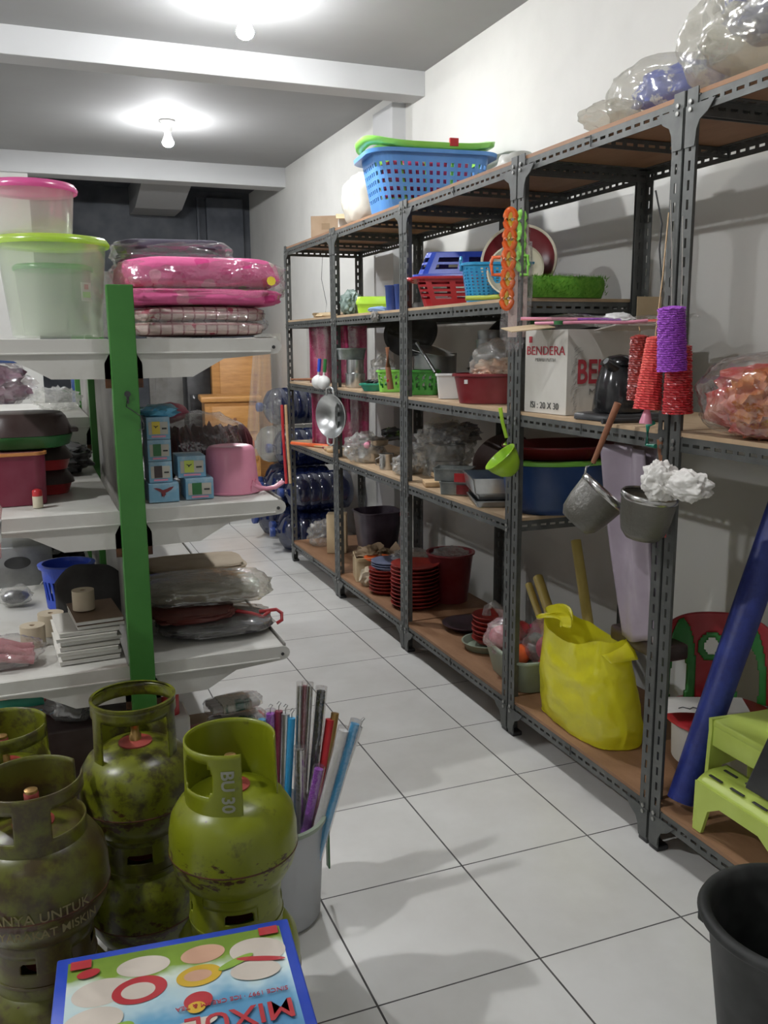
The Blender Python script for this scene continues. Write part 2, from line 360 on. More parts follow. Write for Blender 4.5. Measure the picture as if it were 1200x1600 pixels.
def mesh_of(name, b, mat, smooth=True, ang=40):
    bm = b.bm
    bmesh.ops.recalc_face_normals(bm, faces=bm.faces)
    me = bpy.data.meshes.new(name); 
    if smooth:
        for f in bm.faces: f.smooth = True
        for e in bm.edges:
            if len(e.link_faces) == 2 and e.calc_face_angle(0) > R(ang): e.smooth = False
    bm.to_mesh(me); bm.free(); me.materials.append(K[mat] if isinstance(mat, str) else mat)
    return me
def P(name, b, mat, parent=None, loc=(0, 0, 0), rz=0.0, smooth=True, label=None, thick=0.0, ang=60, sub=0, rot=None):
    o = bpy.data.objects.new(name, mesh_of(name, b, mat, smooth, ang)); COL.objects.link(o)
    if parent: o.parent = parent
    o.location = loc; o.rotation_euler = rot if rot else (0, 0, rz)
    if label: o['label'] = label
    if thick:
        m = o.modifiers.new('thickness', 'SOLIDIFY'); m.thickness = thick; m.offset = 0
    if sub:
        m = o.modifiers.new('smooth', 'SUBSURF'); m.levels = sub; m.render_levels = sub
    return o
def tag(o, label, cat, group=None):
    o['label'] = label; o['category'] = cat
    if group: o['group'] = group
    return o
def T(name, label, cat, loc=(0, 0, 0), rz=0.0, group=None, rot=None):
    o = bpy.data.objects.new(name, None); COL.objects.link(o); o.empty_display_size = 0.05
    o.location = loc; o.rotation_euler = rot if rot else (0, 0, rz)
    return tag(o, label, cat, group)
def ST(name, b, mat, **k):
    o = P(name, b, mat, **k); o['kind'] = 'structure'; return o
def dup(root, loc, rz=None, label=None, group=None, scale=None):
    def cp(o, par):
        c = o.copy(); COL.objects.link(c); c.parent = par
        for ch in [q for q in kids.get(o.name, [])]: cp(ch, c)
        return c
    kids = {}
    for q in list(COL.objects):
        if q.parent: kids.setdefault(q.parent.name, []).append(q)
    r = cp(root, None); r.location = loc
    if rz is not None: r.rotation_euler = (0, 0, rz)
    if label: r['label'] = label
    if group: r['group'] = group
    if scale: r.scale = scale
    return r
def txt(s, size, mat, parent, M, name='lettering', sx=1.0, ext=0.0004, warp=None, bold=0.0):
    cu = bpy.data.curves.new('t', 'FONT'); cu.body = s; cu.size = size; cu.align_x = 'CENTER'; cu.align_y = 'CENTER'; cu.extrude = ext
    cu.offset = bold; cu.resolution_u = 3
    to = bpy.data.objects.new('t', cu); COL.objects.link(to)
    bpy.context.view_layer.update()
    me = bpy.data.meshes.new_from_object(to.evaluated_get(bpy.context.evaluated_depsgraph_get()))
    bpy.data.objects.remove(to)
    me.transform(Matrix.Diagonal((sx, 1, 1, 1)))
    if warp:
        for v in me.vertices: v.co = Vector(warp(v.co))
    else: me.transform(M)
    me.name = name; me.materials.clear(); me.materials.append(K[mat])
    o = bpy.data.objects.new(name, me); COL.objects.link(o); o.parent = parent
    return o
def face_m(origin, right, up):
    r_ = Vector(right).normalized(); u_ = Vector(up).normalized(); n_ = r_.cross(u_)
    return Matrix(((r_.x, u_.x, n_.x, origin[0]), (r_.y, u_.y, n_.y, origin[1]), (r_.z, u_.z, n_.z, origin[2]), (0, 0, 0, 1)))
rnd = random.Random(5)
FACE = -0.42     # things on the racks mostly face the aisle at this turn

# ================================================================ the room
WX, CZ = 1.18, 2.875
ST('floor', B().box((-1.6, 1.9, -0.05), (5.56, 11.0, 0.1)), 'tile', smooth=False)
ST('ceiling', B().box((-1.6, 2.0, CZ+0.05), (5.56, 11.2, 0.1)), 'ceil', smooth=False)
ST('wall_right', B().box((WX+0.05, 2.0, CZ/2), (0.1, 11.2, CZ)), 'wall', smooth=False)
ST('wall_left', B().box((-4.43, 2.0, CZ/2), (0.1, 11.2, CZ)), 'wall', smooth=False)
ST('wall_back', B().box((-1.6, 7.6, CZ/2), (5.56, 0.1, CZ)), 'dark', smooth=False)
ST('trim_1', B().box((-1.6, 3.36, CZ-0.055), (5.56, 0.16, 0.15), bev=0.004), 'beam', smooth=False)      # ceiling beams
ST('trim_2', B().box((-1.6, 6.29, CZ-0.07), (5.56, 0.20, 0.18), bev=0.004), 'beam', smooth=False)
ST('trim_3', B().box((WX-0.04, 3.72, (CZ-0.1)/2), (0.09, 0.32, CZ-0.1), bev=0.004), 'beam', smooth=False)       # pillar on the right wall
ST('trim_4', B().prism([(7.55, 2.62), (7.55, 2.87), (6.38, 2.87), (6.38, 2.79), (7.1, 2.62)], 'x', 0.02, 0.44), 'ceil', smooth=False)
ST('wall_front', B().box((-2.63, -3.6, 2.75), (3.6, 0.1, 0.5)).box((0.35, -3.6, 2.75), (1.7, 0.1, 0.5)), 'wall', smooth=False)
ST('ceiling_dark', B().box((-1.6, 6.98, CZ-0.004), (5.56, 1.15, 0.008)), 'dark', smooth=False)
ST('trim_5', B().box((-2.63, 6.3, 1.4), (3.5, 0.14, 2.8)), 'wall', smooth=False)          # wall beside the dark room
ST('trim_6', B().box((-0.2, 5.9, 0.055), (2.74, 1.2, 0.11)), 'tile', smooth=False)
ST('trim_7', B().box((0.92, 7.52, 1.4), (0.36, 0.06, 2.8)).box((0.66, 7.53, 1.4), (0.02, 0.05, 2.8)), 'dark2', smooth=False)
ST('door_1', B().box((0.32, 7.52, 1.0), (0.42, 0.05, 1.75)).box((0.32, 7.49, 1.55), (0.3, 0.02, 0.5)).box((0.32, 7.49, 0.75), (0.3, 0.02, 0.8)), 'gback', smooth=False)
tag(P('junction_box', B().box((0.22, 7.53, 2.72), (0.09, 0.05, 0.1), bev=0.008), 'porc'), 'small white square box high on the dark far wall', 'box')

def lamp(y, label, x=0.0):
    t = T('ceiling_bulb', label, 'lamp', (x, y, CZ))
    P('lamp_holder', B().lathe([(0, 0), (0.052, 0), (0.052, -0.012), (0.04, -0.02), (0.034, -0.045), (0.03, -0.07), (0.018, -0.082), (0, -0.082)], 24), 'porc', t)
    P('bulb_cap', B().lathe([(0, -0.075), (0.018, -0.075), (0.024, -0.10), (0.036, -0.128), (0.0372, -0.134), (0, -0.134)], 20), 'glowcap', t)
    P('bulb', B().lathe([(0, -0.1335), (0.0365, -0.1335), (0.0385, -0.140), (0.037, -0.149), (0.030, -0.160), (0.017, -0.168), (0, -0.170)], 24), plain('lit_bulb', (1, 1, 1), 0.3, emit=((0.97, 0.98, 1.0), BULBS[(x, y)])), t)
lamp(4.87, 'lit bare bulb on the ceiling beyond the near beam, farther from the camera')
lamp(2.57, 'lit bare bulb at the top edge, nearest bulb in view')
lamp(0.27, 'lit bare bulb over the front of the aisle, above the frame')
lamp(2.57, 'lit bare bulb over the neighbouring aisle, left of the frame', -2.4)
lamp(0.27, 'lit bare bulb over the front of the neighbouring aisle', -2.4)
lamp(-2.0, 'lit bare bulb near the shop entrance, behind the camera', -2.4)

# ================================================================ slotted steel racks along the right wall
XF, XB = 0.53, 1.03
def rack(y0, y1, levels, label, wood_top='board'):
    t = T('steel_rack', label, 'shelving rack', (XF, y0, 0), group=None)
    L = y1-y0-0.004; D = XB-XF; H = 1.985
    for x, sx in ((0, 1), (D, -1)):
        for y, sy in ((0, 1), (L, -1)):
            P('post', B().angle_iron((x, y, 0.012), (0, 0, 1), H-0.012, (0, sy, 0), (sx, 0, 0)), 'steel', t, smooth=False, thick=0.003)
            P('foot_pad', B().box((x+sx*0.018, y+sy*0.018, 0.008), (0.038, 0.038, 0.016), bev=0.003), 'black', t)
    for k, z in enumerate(levels):
        zb = z-0.012                                                # underside of the board
        for x, sx in ((0.004, 1), (D-0.004, -1)):
            P('shelf_rail', B().angle_iron((x, 0, zb), (0, 1, 0), L, (0, 0, -1), (sx, 0, 0), pitch=0.038), 'steel', t, smooth=False, thick=0.003)
        for y, sy in ((0.006, 1), (L-0.006, -1)):
            P('cross_rail', B().angle_iron((0, y, zb), (1, 0, 0), D, (0, 0, -1), (0, sy, 0), pitch=0.038), 'steel', t, smooth=False, thick=0.003)
        P('cross_rail', B().angle_iron((0, L/2, zb-0.002), (1, 0, 0), D, (0, 0, -1), (0, 1, 0), wd=0.03, pitch=0.038), 'steel', t, smooth=False, thick=0.002)
        P('shelf_board', B().box((D/2, L/2, z-0.006), (D-0.006, L-0.004, 0.011)), wood_top if z < 0.5 or z > 1.8 else 'boardt', t, smooth=False)
        corners = []
        for y, sy in ((0, 1), (L, -1)):
            for dz in ((-1,) if z > 1.8 else (-1,) if z < 0.5 else ()):
                q = B(); pts = [(y, zb-0.02), (y+sy*0.10, zb-0.02), (y+sy*0.075, zb-0.045), (y+sy*0.05, zb-0.058), (y+sy*0.04, zb-0.078), (y+sy*0.036, zb-0.115), (y, zb-0.115)]
                if z < 0.5: pts = [(a, max(b, 0.02)) for a, b in pts]
                q.prism(pts, 'x', -0.004, -0.001); P('gusset', q, 'steel', t, smooth=False)
                corners.append((y+sy*0.02, zb-0.04))
        for y in (0.018, L-0.018):
            for dz in (-0.012, -0.03):
                q = B().lathe([(0, 0), (0.006, 0), (0.006, 0.004), (0, 0.005)], 8, (-0.004, y, zb+dz), rot=Euler((0, R(-90), 0)))
                P('bolt', q, 'bolt', t)
    return t
rack(-0.66, 0.294, (0.135, 1.165, 1.978), 'grey slotted steel rack nearest the camera, with the lime step stool')
rack(0.30, 1.094, (0.135, 1.165, 1.978), 'grey slotted steel rack carrying the white printed carton and yellow bag')
rack(1.10, 2.056, (0.135, 0.79, 1.165, 1.54, 1.978), 'grey slotted steel rack holding the big blue tub and green grass tray')
rack(2.06, 3.012, (0.135, 0.79, 1.165, 1.54, 1.978), 'grey slotted steel rack with the hanging aluminium wok on its far post')
rack(3.016, 3.95, (0.135, 0.79, 1.165, 1.54, 1.978), 'grey slotted steel rack farthest down the aisle, with magenta sheets')

# ================================================================ green-posted gondola shelving on the left
GX = -0.775
def bracket_poly(W, th=0.038, deep=0.098):
    pts = [(0.03, -0.002), (W-0.02, -0.002)]
    for k in range(7):
        a = R(90-180*k/6); pts.append((W-0.02+0.0195*math.cos(a), -0.0215+0.0195*math.sin(a)))
    pts += [(W*0.62, -th-0.014), (W*0.5, -deep+0.02), (W*0.42, -deep+0.002), (0.03, -deep)]
    return pts
def deck(par, side, z, y0, y1, W=0.40):
    q = B()
    s = 1 if side > 0 else -1
    q.box((s*(0.03+(W-0.045)/2), (y1-y0)/2, z-0.012), (W-0.05, y1-y0-0.012, 0.022), bev=0.003)
    o = P('shelf', q, 'white', par, (0, y0, 0))
    for y in (0.0, y1-y0-0.006):
        pl = [(s*u, v+z) for u, v in bracket_poly(W)]
        h = B().prism(pl, 'y', y, y+0.005); 
        P('bracket', h, 'white', o, smooth=False)
        P('bracket_rib', B().box((s*(W*0.5), y-0.002, z-0.036), (W-0.06, 0.005, 0.005), bev=0.001), 'white', o)
        P('bolt_hole', B().lathe([(0, 0), (0.0045, 0), (0.0045, 0.002), (0, 0.002)], 12, (s*(W-0.022), y-0.0005, z-0.024), rot=Euler((R(90), 0, 0))), 'inkblack', o)
    P('price_rail', B().box((s*(W-0.012), (y1-y0)/2, z-0.012), (0.006, y1-y0-0.02, 0.03), bev=0.002), 'inkgrey' if z < 1.2 else 'white', o)
    P('hook_plate', B().prism([(s*0.028, z-0.03), (s*0.045, z-0.06), (s*0.045, z-0.12), (s*0.028, z-0.12)], 'y', 0, 0.004), 'rust', o, smooth=False)
    return o
def gondola(y0, y1, levels, label, post_h=1.535, first=True):
    t = T('gondola_shelving', label, 'shelving', (GX, y0, 0))
    if first:
        p = P('post', B().box((0, 0.02, post_h/2), (0.062, 0.04, post_h), bev=0.002), 'green', t, smooth=False, label='green painted post with a keyhole and a hanging wire loop')
        P('keyhole', B().lathe([(0, 0), (0.0075, 0), (0.0075, 0.002), (0, 0.002)], 14, (0.003, -0.001, 1.275), rot=Euler((R(90), 0, 0))).box((0.003, -0.001, 1.262), (0.006, 0.002, 0.02)), 'inkblack', p)
        P('wire', B().tube([(0.001, -0.006, 1.262), (-0.002, -0.006, 1.245), (0.012, -0.005, 1.235), (0.03, -0.004, 1.222), (0.038, -0.004, 1.20), (0.036, -0.004, 1.188), (0.024, -0.003, 1.186)], 0.0014, 6), 'inkblack', p)
    P('post', B().box((0, y1-y0, post_h/2), (0.062, 0.04, post_h), bev=0.002), 'green', t, smooth=False)
    P('back_panel', B().box((-0.004, (y1-y0)/2, 0.80), (0.012, y1-y0-0.05, 1.16)).box((0.012, 0.12, 0.80), (0.02, 0.025, 1.16)), 'gback', t, smooth=False)
    for z in levels[0]: deck(t, 1, z, 0.022, y1-y0)
    for z in levels[1]: deck(t, -1, z, 0.022, y1-y0)
    P('base', B().box((0, (y1-y0)/2, 0.055), (0.16, y1-y0-0.1, 0.09)), 'gback', t, smooth=False)
    return t
gondola(0.70, 1.68, ((1.409, 0.985, 0.575), (1.409, 0.985, 0.575)), 'white double sided shelving with the green end post nearest the camera')
gondola(1.68, 2.60, ((0.985, 0.50), (1.15, 0.82, 0.50)), 'white shelving bay behind the first green post, joined end to end', first=False)
# blue rack far left
t = T('blue_rack', 'dark blue painted steel rack seen under the top left shelf', 'shelving rack', (-1.42, 3.5, 0))
P('top_beam', B().box((0.25, 0, 1.335), (0.9, 0.04, 0.055), bev=0.003), 'tubblue', t)
P('shelf', B().box((0.25, 0.25, 1.06), (0.9, 0.5, 0.02)), 'gback', t)
for x in (-0.18, 0.68):
    P('post', B().box((x, 0, 0.68), (0.045, 0.04, 1.36), bev=0.003), 'tubblue', t)
    P('post', B().box((x, 0.5, 0.68), (0.045, 0.04, 1.36), bev=0.003), 'tubblue', t)
tag(P('blue_board', B().box((0, 0, 0.62), (0.035, 0.5, 1.24)), 'blue', loc=(-0.42, 4.4, 0), rz=0.1), 'narrow royal blue upright panel right of the near green post, far behind', 'panel')

# ================================================================ gas cylinders, front left
def gas(label, loc, rz, body, style, group=None, sub_h=1.0):
    t = T('gas_cylinder', label, 'gas cylinder', loc, rz, group)
    q = B().lathe([(0, 0.070), (0.045, 0.066), (0.083, 0.074), (0.104, 0.092), (0.118, 0.118), (0.1235, 0.142), (0.1255, 0.148), (0.1255, 0.153), (0.1245, 0.16), (0.1242, 0.19), (0.119, 0.220), (0.104, 0.245), (0.076, 0.263), (0.035, 0.272), (0, 0.273)], 56)
    P('body', q, body, t)
    P('weld_seam', B().lathe([(0.1235, 0.1465), (0.1262, 0.149), (0.1262, 0.1515), (0.1235, 0.154)], 56), 'rust' if style != 'flap' else 'rust', t)
    # foot ring with oval slots
    nu = 180
    def hol(a):
        d = (a+90+360) % 90
        return 12 < d-25 < 36
    def ring(r0, r1, z0, z1, nv, mask, name, mat, th=0.004, roll=False):
        q = B(); g = []
        for j in range(nv+1):
            k = j/nv; rr = r0+(r1-r0)*k
            g.append([q.bm.verts.new((rr*math.cos(2*PI*i/nu), rr*math.sin(2*PI*i/nu), z0+(z1-z0)*k)) for i in range(nu)])
        for j in range(nv):
            for i in range(nu):
                if mask((i+0.5)*360/nu, (j+0.5)/nv): continue
                q.bm.faces.new((g[j][i], g[j][(i+1) % nu], g[j+1][(i+1) % nu], g[j+1][i]))
        for v in [v for v in q.bm.verts if not v.link_faces]: q.bm.verts.remove(v)
        return P(name, q, mat, t, thick=th)
    def foot_mask(a, v):
        d = abs(((a+53) % 90)-45)
        return ((d/19)**4 + ((v-0.48)/0.13)**4) < 1
    ring(0.090, 0.086, 0.0, 0.085, 30, foot_mask, 'foot_ring', body)
    P('foot_ring_lip', B().lathe([(0.088, 0), (0.0935, 0.001), (0.0935, 0.006), (0.088, 0.007)], 56), body, t)
    if style == 'flap':
        def m(a, v):          # angles: 0 right, 90 away from camera, 270 towards it
            a %= 360
            if 272 < a < 338: return True
            if 236 < a < 273: return False
            if 186 < a <= 236: return ((a-211)/25)**4 + ((v-.60)/.24)**4 < 1
            return False
        ring(0.088, 0.086, 0.245, 0.375, 14, m, 'collar', body, 0.0035)
        def wp(co):
            a = R(245) - co.y*0; x, y = co.x, co.y
            ang = R(254) + (y/0.09); z = 0.305 - x
            return (0.0905*math.cos(ang), 0.0905*math.sin(ang), z)
        txt('BU 30', 0.033, 'inkw', t, None, 'stencil_text', warp=wp, bold=0.0009)
    elif style == 'open':
        def m(a, v):
            a %= 360
            d = min(abs(a-x) for x in (205, 325))
            if v > 0.80: return False
            if 20 < a < 160: return v > 0.45
            if d < 11: return False
            return True
        ring(0.090, 0.088, 0.245, 0.375, 14, m, 'collar', body, 0.0035)
    else:
        def m(a, v):
            a %= 360
            if v < 0.30: return False
            if 250 < a < 290 or 30 < a < 150: return False
            if v > 0.78 and a > 180: return False
            return v > 0.35
        ring(0.090, 0.088, 0.235, 0.36, 14, m, 'collar', body, 0.0035)
    P('collar_rim', B().lathe([(0.0845, 0.374), (0.091, 0.374), (0.091, 0.38), (0.0845, 0.38)], 56), body, t) if style == 'open' else None
    P('valve_ring', B().lathe([(0, 0.272), (0.036, 0.271), (0.036, 0.275), (0.014, 0.279), (0, 0.279)], 28), 'redring', t)
    v = P('valve', B().lathe([(0, 0.275), (0.013, 0.275), (0.013, 0.29), (0.009, 0.293), (0.009, 0.312), (0.0115, 0.314), (0.0115, 0.336), (0.006, 0.338), (0, 0.338)], 20), 'brass', t)
    P('valve_cap', B().lathe([(0.0118, 0.318), (0.0128, 0.319), (0.0128, 0.330), (0.0118, 0.331)], 18), 'orange' if style == 'open' else 'redring', v)
    return t
BH = 0.275
# lower layer
gas('worn green gas cylinder at the bottom left, under the rusty one', (-1.045, 0.04, 0), 0.2, 'gasr', 'old')
gas('worn green gas cylinder on the floor at the left edge, behind the rusty stack', (-1.10, 0.305, 0), 0.2, 'gasr', 'old')
gas('dark green gas cylinder on the floor under the one with a top ring collar', (-0.835, 0.335, 0), 0.5, 'gasd', 'old')
gas('bright green gas cylinder on the floor carrying the one with white stencil', (-0.685, 0.04, 0), 0.6, 'gas', 'old')
# upper layer
g1 = gas('rusty green gas cylinder with faded cream lettering, front left', (-1.045, 0.04, BH), 0.0, 'gasr', 'old')
gas('mottled green gas cylinder at the left edge behind the lettered one', (-1.10, 0.305, BH), -0.3, 'gasd', 'old')
gas('dark mottled green gas cylinder with an open ring collar and orange valve', (-0.835, 0.335, BH-0.01), 0.0, 'gasd', 'open')
gas('bright green gas cylinder with white stencil on its collar flap', (-0.685, 0.04, BH), 0.0, 'gas', 'flap')
def wcyl(rr, z0, a0, dz):
    def f(co):
        a = R(a0) + co.x/rr
        return (rr*1.004*math.cos(a), rr*1.004*math.sin(a), z0+co.y+dz)
    return f
txt('HANYA UNTUK', 0.026, 'inkgold', g1, None, 'faded_print', warp=wcyl(0.1262, 0.160, 268, 0), bold=0.0002)
txt('MASYARAKAT MISKIN', 0.022, 'inkgold', g1, None, 'faded_print', warp=wcyl(0.1245, 0.128, 268, 0), bold=0.0002)

# ---------------- printed gift box in the foreground
t = T('printed_box', 'flat blue bordered ice cream shop box lying in front of the gas cylinders', 'box', (-0.845, -0.317, 0), R(-5.5))
P('box_base', B().box((0, 0, 0.355), (0.37, 0.272, 0.075), bev=0.003), 'blue', t)
lid = P('lid', B().box((0, 0, 0.378), (0.382, 0.284, 0.045), bev=0.003), 'blue', t)
def art_mat():
    m, nt, b = _mat('printed_lid_picture')
    tc = nt.nodes.new('ShaderNodeTexCoord'); sp = nt.nodes.new('ShaderNodeSeparateXYZ'); nt.links.new(tc.outputs['Object'], sp.inputs[0])
    n = _noise(nt, 11, 3); a = nt.nodes.new('ShaderNodeMath'); a.operation = 'MULTIPLY_ADD'; a.inputs[1].default_value = 0.16
    nt.links.new(n.outputs['Fac'], a.inputs[0]); nt.links.new(sp.outputs['Y'], a.inputs[2])
    mr = nt.nodes.new('ShaderNodeMapRange'); mr.inputs['From Min'].default_value = -0.05; mr.inputs['From Max'].default_value = 0.20
    nt.links.new(a.outputs[0], mr.inputs[0])
    rp = _ramp(nt, mr.outputs[0], [(0.0, (0.07, 0.22, 0.42)), (0.35, (0.12, 0.33, 0.52)), (0.5, (0.45, 0.62, 0.68)), (0.68, (0.62, 0.70, 0.62)), (0.8, (0.22, 0.34, 0.05)), (1.0, (0.17, 0.27, 0.04))])
    nt.links.new(rp.outputs[0], b.inputs['Base Color']); b.inputs['Roughness'].default_value = 0.3
    return m
K['art'] = art_mat()
LZ = 0.4008
P('picture', B().box((0, 0, LZ), (0.345, 0.250, 0.001)), 'art', lid, smooth=False)
def disc(nm, x, y, rx, ry, mat, z=0.0, rz=0.0, par=lid, wv=0.0):
    q = B(); n = 56; vs = []
    for k in range(n):
        a = 2*PI*k/n; w_ = 1+wv*math.sin(5*a)
        px, py = rx*w_*math.cos(a), ry*w_*math.sin(a)
        vs.append(q.bm.verts.new((x+px*math.cos(rz)-py*math.sin(rz), y+px*math.sin(rz)+py*math.cos(rz), LZ+0.0008+z)))
    q.bm.faces.new(vs); return P(nm, q, mat, par, smooth=False)
K['pk1'] = plain('print_cream', (0.62, 0.55, 0.47), 0.3); K['pk2'] = plain('print_peach', (0.62, 0.36, 0.24), 0.3)
K['pk3'] = plain('print_scarlet', (0.48, 0.03, 0.04), 0.3); K['pk4'] = plain('print_yellow', (0.66, 0.42, 0.03), 0.3)
K['pk5'] = plain('print_leaf', (0.25, 0.42, 0.05), 0.3)
for i, (x, y, rx, ry, m_, rz) in enumerate([(-0.120, 0.042, 0.044, 0.030, 'pk1', 0.1), (-0.055, 0.085, 0.042, 0.024, 'pk1', -0.05), (0.040, 0.087, 0.036, 0.022, 'pk2', 0.05), (0.128, 0.070, 0.046, 0.032, 'pk1', -0.2),
        (-0.062, 0.030, 0.042, 0.030, 'pk3', 0.1), (-0.064, 0.028, 0.026, 0.018, 'pk1', 0), (0.030, 0.036, 0.036, 0.024, 'pk4', 0.1), (0.028, 0.036, 0.022, 0.013, 'pk2', 0), (-0.13, -0.022, 0.044, 0.03, 'pk1', 0.1), (0.118, 0.022, 0.040, 0.023, 'pk1', -0.1),
        (-0.10, -0.055, 0.032, 0.016, 'pk5', 0.5), (0.09, 0.05, 0.032, 0.008, 'pk5', 0.4), (0.13, 0.046, 0.04, 0.006, 'pk3', -0.25), (0.024, -0.022, 0.022, 0.019, 'pk3', 0.2), (0.020, -0.036, 0.014, 0.012, 'pk4', 0.1), (-0.14, 0.088, 0.018, 0.010, 'pk3', 0.2), (0.0, -0.075, 0.05, 0.012, 'pk1', 0.2)]):
    disc('printed_fruit_shape' if m_ in ('pk3', 'pk4') else 'printed_swirl_shape', x, y, rx, ry, m_, z=0.0002*i, rz=rz, wv=0.0)
for x in (-0.152, 0.152):
    P('corner_logo', B().box((x, 0.112, LZ+0.004), (0.032, 0.020, 0.0008)), 'pk3', lid, smooth=False)
FL = face_m((0.082, -0.075, LZ+0.0045), (-1, 0, 0), (0, -1, 0))
txt('MIXUE', 0.056, 'pk3', lid, FL, 'title_lettering', bold=0.0006)
txt('SINCE 1997 \u00b7 ICE CREAM & TEA', 0.0125, 'pk3', lid, face_m((0.075, -0.034, LZ+0.0045), (-1, 0, 0), (0, -1, 0)), 'small_lettering')
tag(P('carton', B().box((-0.845, -0.317, 0.158), (0.36, 0.26, 0.316), rz=R(-5.5), bev=0.003), 'cardb'), 'brown carton on the floor beneath the blue bordered box', 'carton')

# ---------------- bucket of wrapped rods
t = T('clear_bucket', 'translucent grey plastic bucket full of wrapped rods beside the gas cylinders', 'bucket', (-0.515, 0.385, 0))
P('bucket_wall', B().lathe([(0, 0.004), (0.098, 0.004), (0.104, 0.012), (0.118, 0.262), (0.123, 0.266), (0.123, 0.272), (0.115, 0.272), (0.101, 0.014), (0, 0.008)], 48), film('milky_bucket', (0.72, 0.73, 0.74), 0.10, 0.80, 0.05, 5, 0.25), t)
P('rim', B().lathe([(0.1175, 0.262), (0.125, 0.262), (0.126, 0.272), (0.1175, 0.274)], 48), 'tubgrey', t)
def rod(x0, y0, x1, y1, z1, r, mat, label, tip=None, wrap=False):
    t = T('wrapped_rod', label, 'rod', (x0, y0, 0.02), group='wrapped rods in the clear bucket')
    a = Vector((0, 0, 0)); b = Vector((x1-x0, y1-y0, z1-0.02))
    P('shaft', B().tube([a, a.lerp(b, .5), b], r, 12), mat, t)
    if wrap: P('wrapper', B().tube([a.lerp(b, .3), a.lerp(b, .6), b*1.02], r*1.35, 10), 'filmwrap', t)
    if tip:
        d = b.normalized(); c = b
        P('wire_tip', B().tube([c, c+d*0.012, c+d*0.016+Vector((0.006, 0, 0.004)), c+d*0.024, c+d*0.018+Vector((-0.005, 0, 0))], 0.0013, 6), tip, t)
    return t
rods = [(-.53, .45, -.525, .45, .49, .010, 'cyan', 'blue rod, leftmost in the clear bucket', 0), (-.52, .44, -.502, .455, .50, .011, 'purple', 'violet rod second from the left in the clear bucket', 'bolt'),
 (-.51, .43, -.482, .45, .505, .010, 'magenta', 'magenta purple rod standing among the left rods in the bucket', 'bolt'), (-.50, .42, -.468, .44, .50, .011, 'alu', 'silver rod between magenta and teal rods', 'bolt'), (-.50, .40, -.455, .43, .49, .009, 'cyan', 'light blue rod in front of the silver one', 'bolt'),
 (-.47, .40, -.430, .44, .565, .006, 'inox', 'tall thin shiny rod, left one of the tall clear bundle', 0), (-.465, .40, -.417, .44, .565, .006, 'magenta', 'tall thin rod with a pink end in the tall clear bundle', 0), (-.46, .40, -.403, .44, .560, .006, 'inox', 'tall thin shiny rod, right one of the tall clear bundle', 0),
 (-.46, .38, -.445, .40, .42, .012, 'inox', 'shorter clear wrapped silver rod in front of the tall bundle', 0), (-.455, .38, -.375, .44, .545, .011, 'gloss_black', 'black rod standing tall in the clear bucket', 0), (-.45, .37, -.355, .43, .47, .013, 'red', 'red rod with a twisted top right of the black rod', 0),
 (-.45, .36, -.343, .43, .485, .010, 'brass', 'gold tipped rod leaning right behind the red rod', 0), (-.49, .37, -.41, .36, .38, .011, 'purple', 'violet wrapped rod low in the middle of the bucket', 0),
 (-.49, .33, -.350, .345, .475, .012, 'whitep', 'white rod leaning right out of the clear bucket', 0), (-.48, .32, -.322, .34, .49, .011, 'cyan', 'metallic blue rod leaning farthest right out of the clear bucket', 0), (-.48, .34, -.305, .35, .475, .006, 'alu', 'thin silver rod behind the leaning blue rod', 'bolt')]
for x0, y0, x1, y1, z1, r, m_, lb, tp in rods: rod(x0, y0, x1, y1, z1, r, m_, lb, tp or None, wrap=('clear' in lb or 'wrapped' in lb))
tag(P('green_strip', B().box((0, 0, 0.09), (0.004, 0.02, 0.13)), 'dgreen', loc=(-0.372, 0.42, 0.05)), 'narrow green strip behind the clear bucket', 'strip')

# ---------------- things under the lowest shelf
tag(P('carton', B().box((0, 0, 0.10), (0.26, 0.34, 0.2), bev=0.003), 'cardb', loc=(-0.50, 1.06, 0)), 'low brown carton under the shelf, carrying the red pack', 'carton')
t = T('red_pack', 'flat red packet with white print under the candle packs', 'packet', (-0.49, 0.99, 0.2), 0.15)
P('packet', B().box((0, 0, 0.02), (0.25, 0.17, 0.04), bev=0.006), 'red', t)
for k in range(5): P('white_stripe', B().box((-0.11+0.011*k, -0.0855, 0.02), (0.004, 0.001, 0.022)), 'inkw', t)
K['candleg'] = spots('green_white_wrapper', (0.55, 0.55, 0.45), (0.02, 0.14, 0.08), 9, 0.56, 0.6, rough=0.25, stretch=(1, 1, 0.2))
for i, (dx, dz, lb) in enumerate([(0, 0, 'lower green and white candle pack on the red packet'), (-0.005, 0.045, 'upper green and white candle pack, stacked on the other one')]):
    t = T('candle_pack', lb, 'candle pack', (-0.475+dx, 1.0+dz*0.6, 0.242+dz), 0.12, 'candle packs on the red packet')
    q = B()
    for k in range(4): q.lathe([(0, -0.075), (0.010, -0.075), (0.011, -0.07), (0.011, 0.07), (0.006, 0.076), (0, 0.076)], 14, (0, (k-1.5)*0.022, 0.016), rot=Euler((0, R(90), 0)))
    o = P('candles', q, 'whitep', t); o['kind'] = 'stuff'
    P('wrapper_band', B().rrings([(0.03, 0.094, -0.045, 0.01), (0.03, 0.094, 0.045, 0.01)], c=(0, 0, 0)).xf(Matrix.Translation((0, 0, 0.016)) @ Matrix.Rotation(R(90), 4, 'Y')), 'candleg', t)
    P('film', B().blob((0, 0, 0.016), (0.092, 0.05, 0.02), 0.12, 4, i+3, sq=0.6), 'filmwrap', t)
tag(P('beige_bag', B().blob((0, 0, 0.05), (0.08, 0.1, 0.05), 0.2, 3, 8, sq=0.6, flat=-0.0), 'bagbeige', loc=(-0.72, 1.05, 0.14)), 'folded beige cloth bag low behind the green post', 'bag')
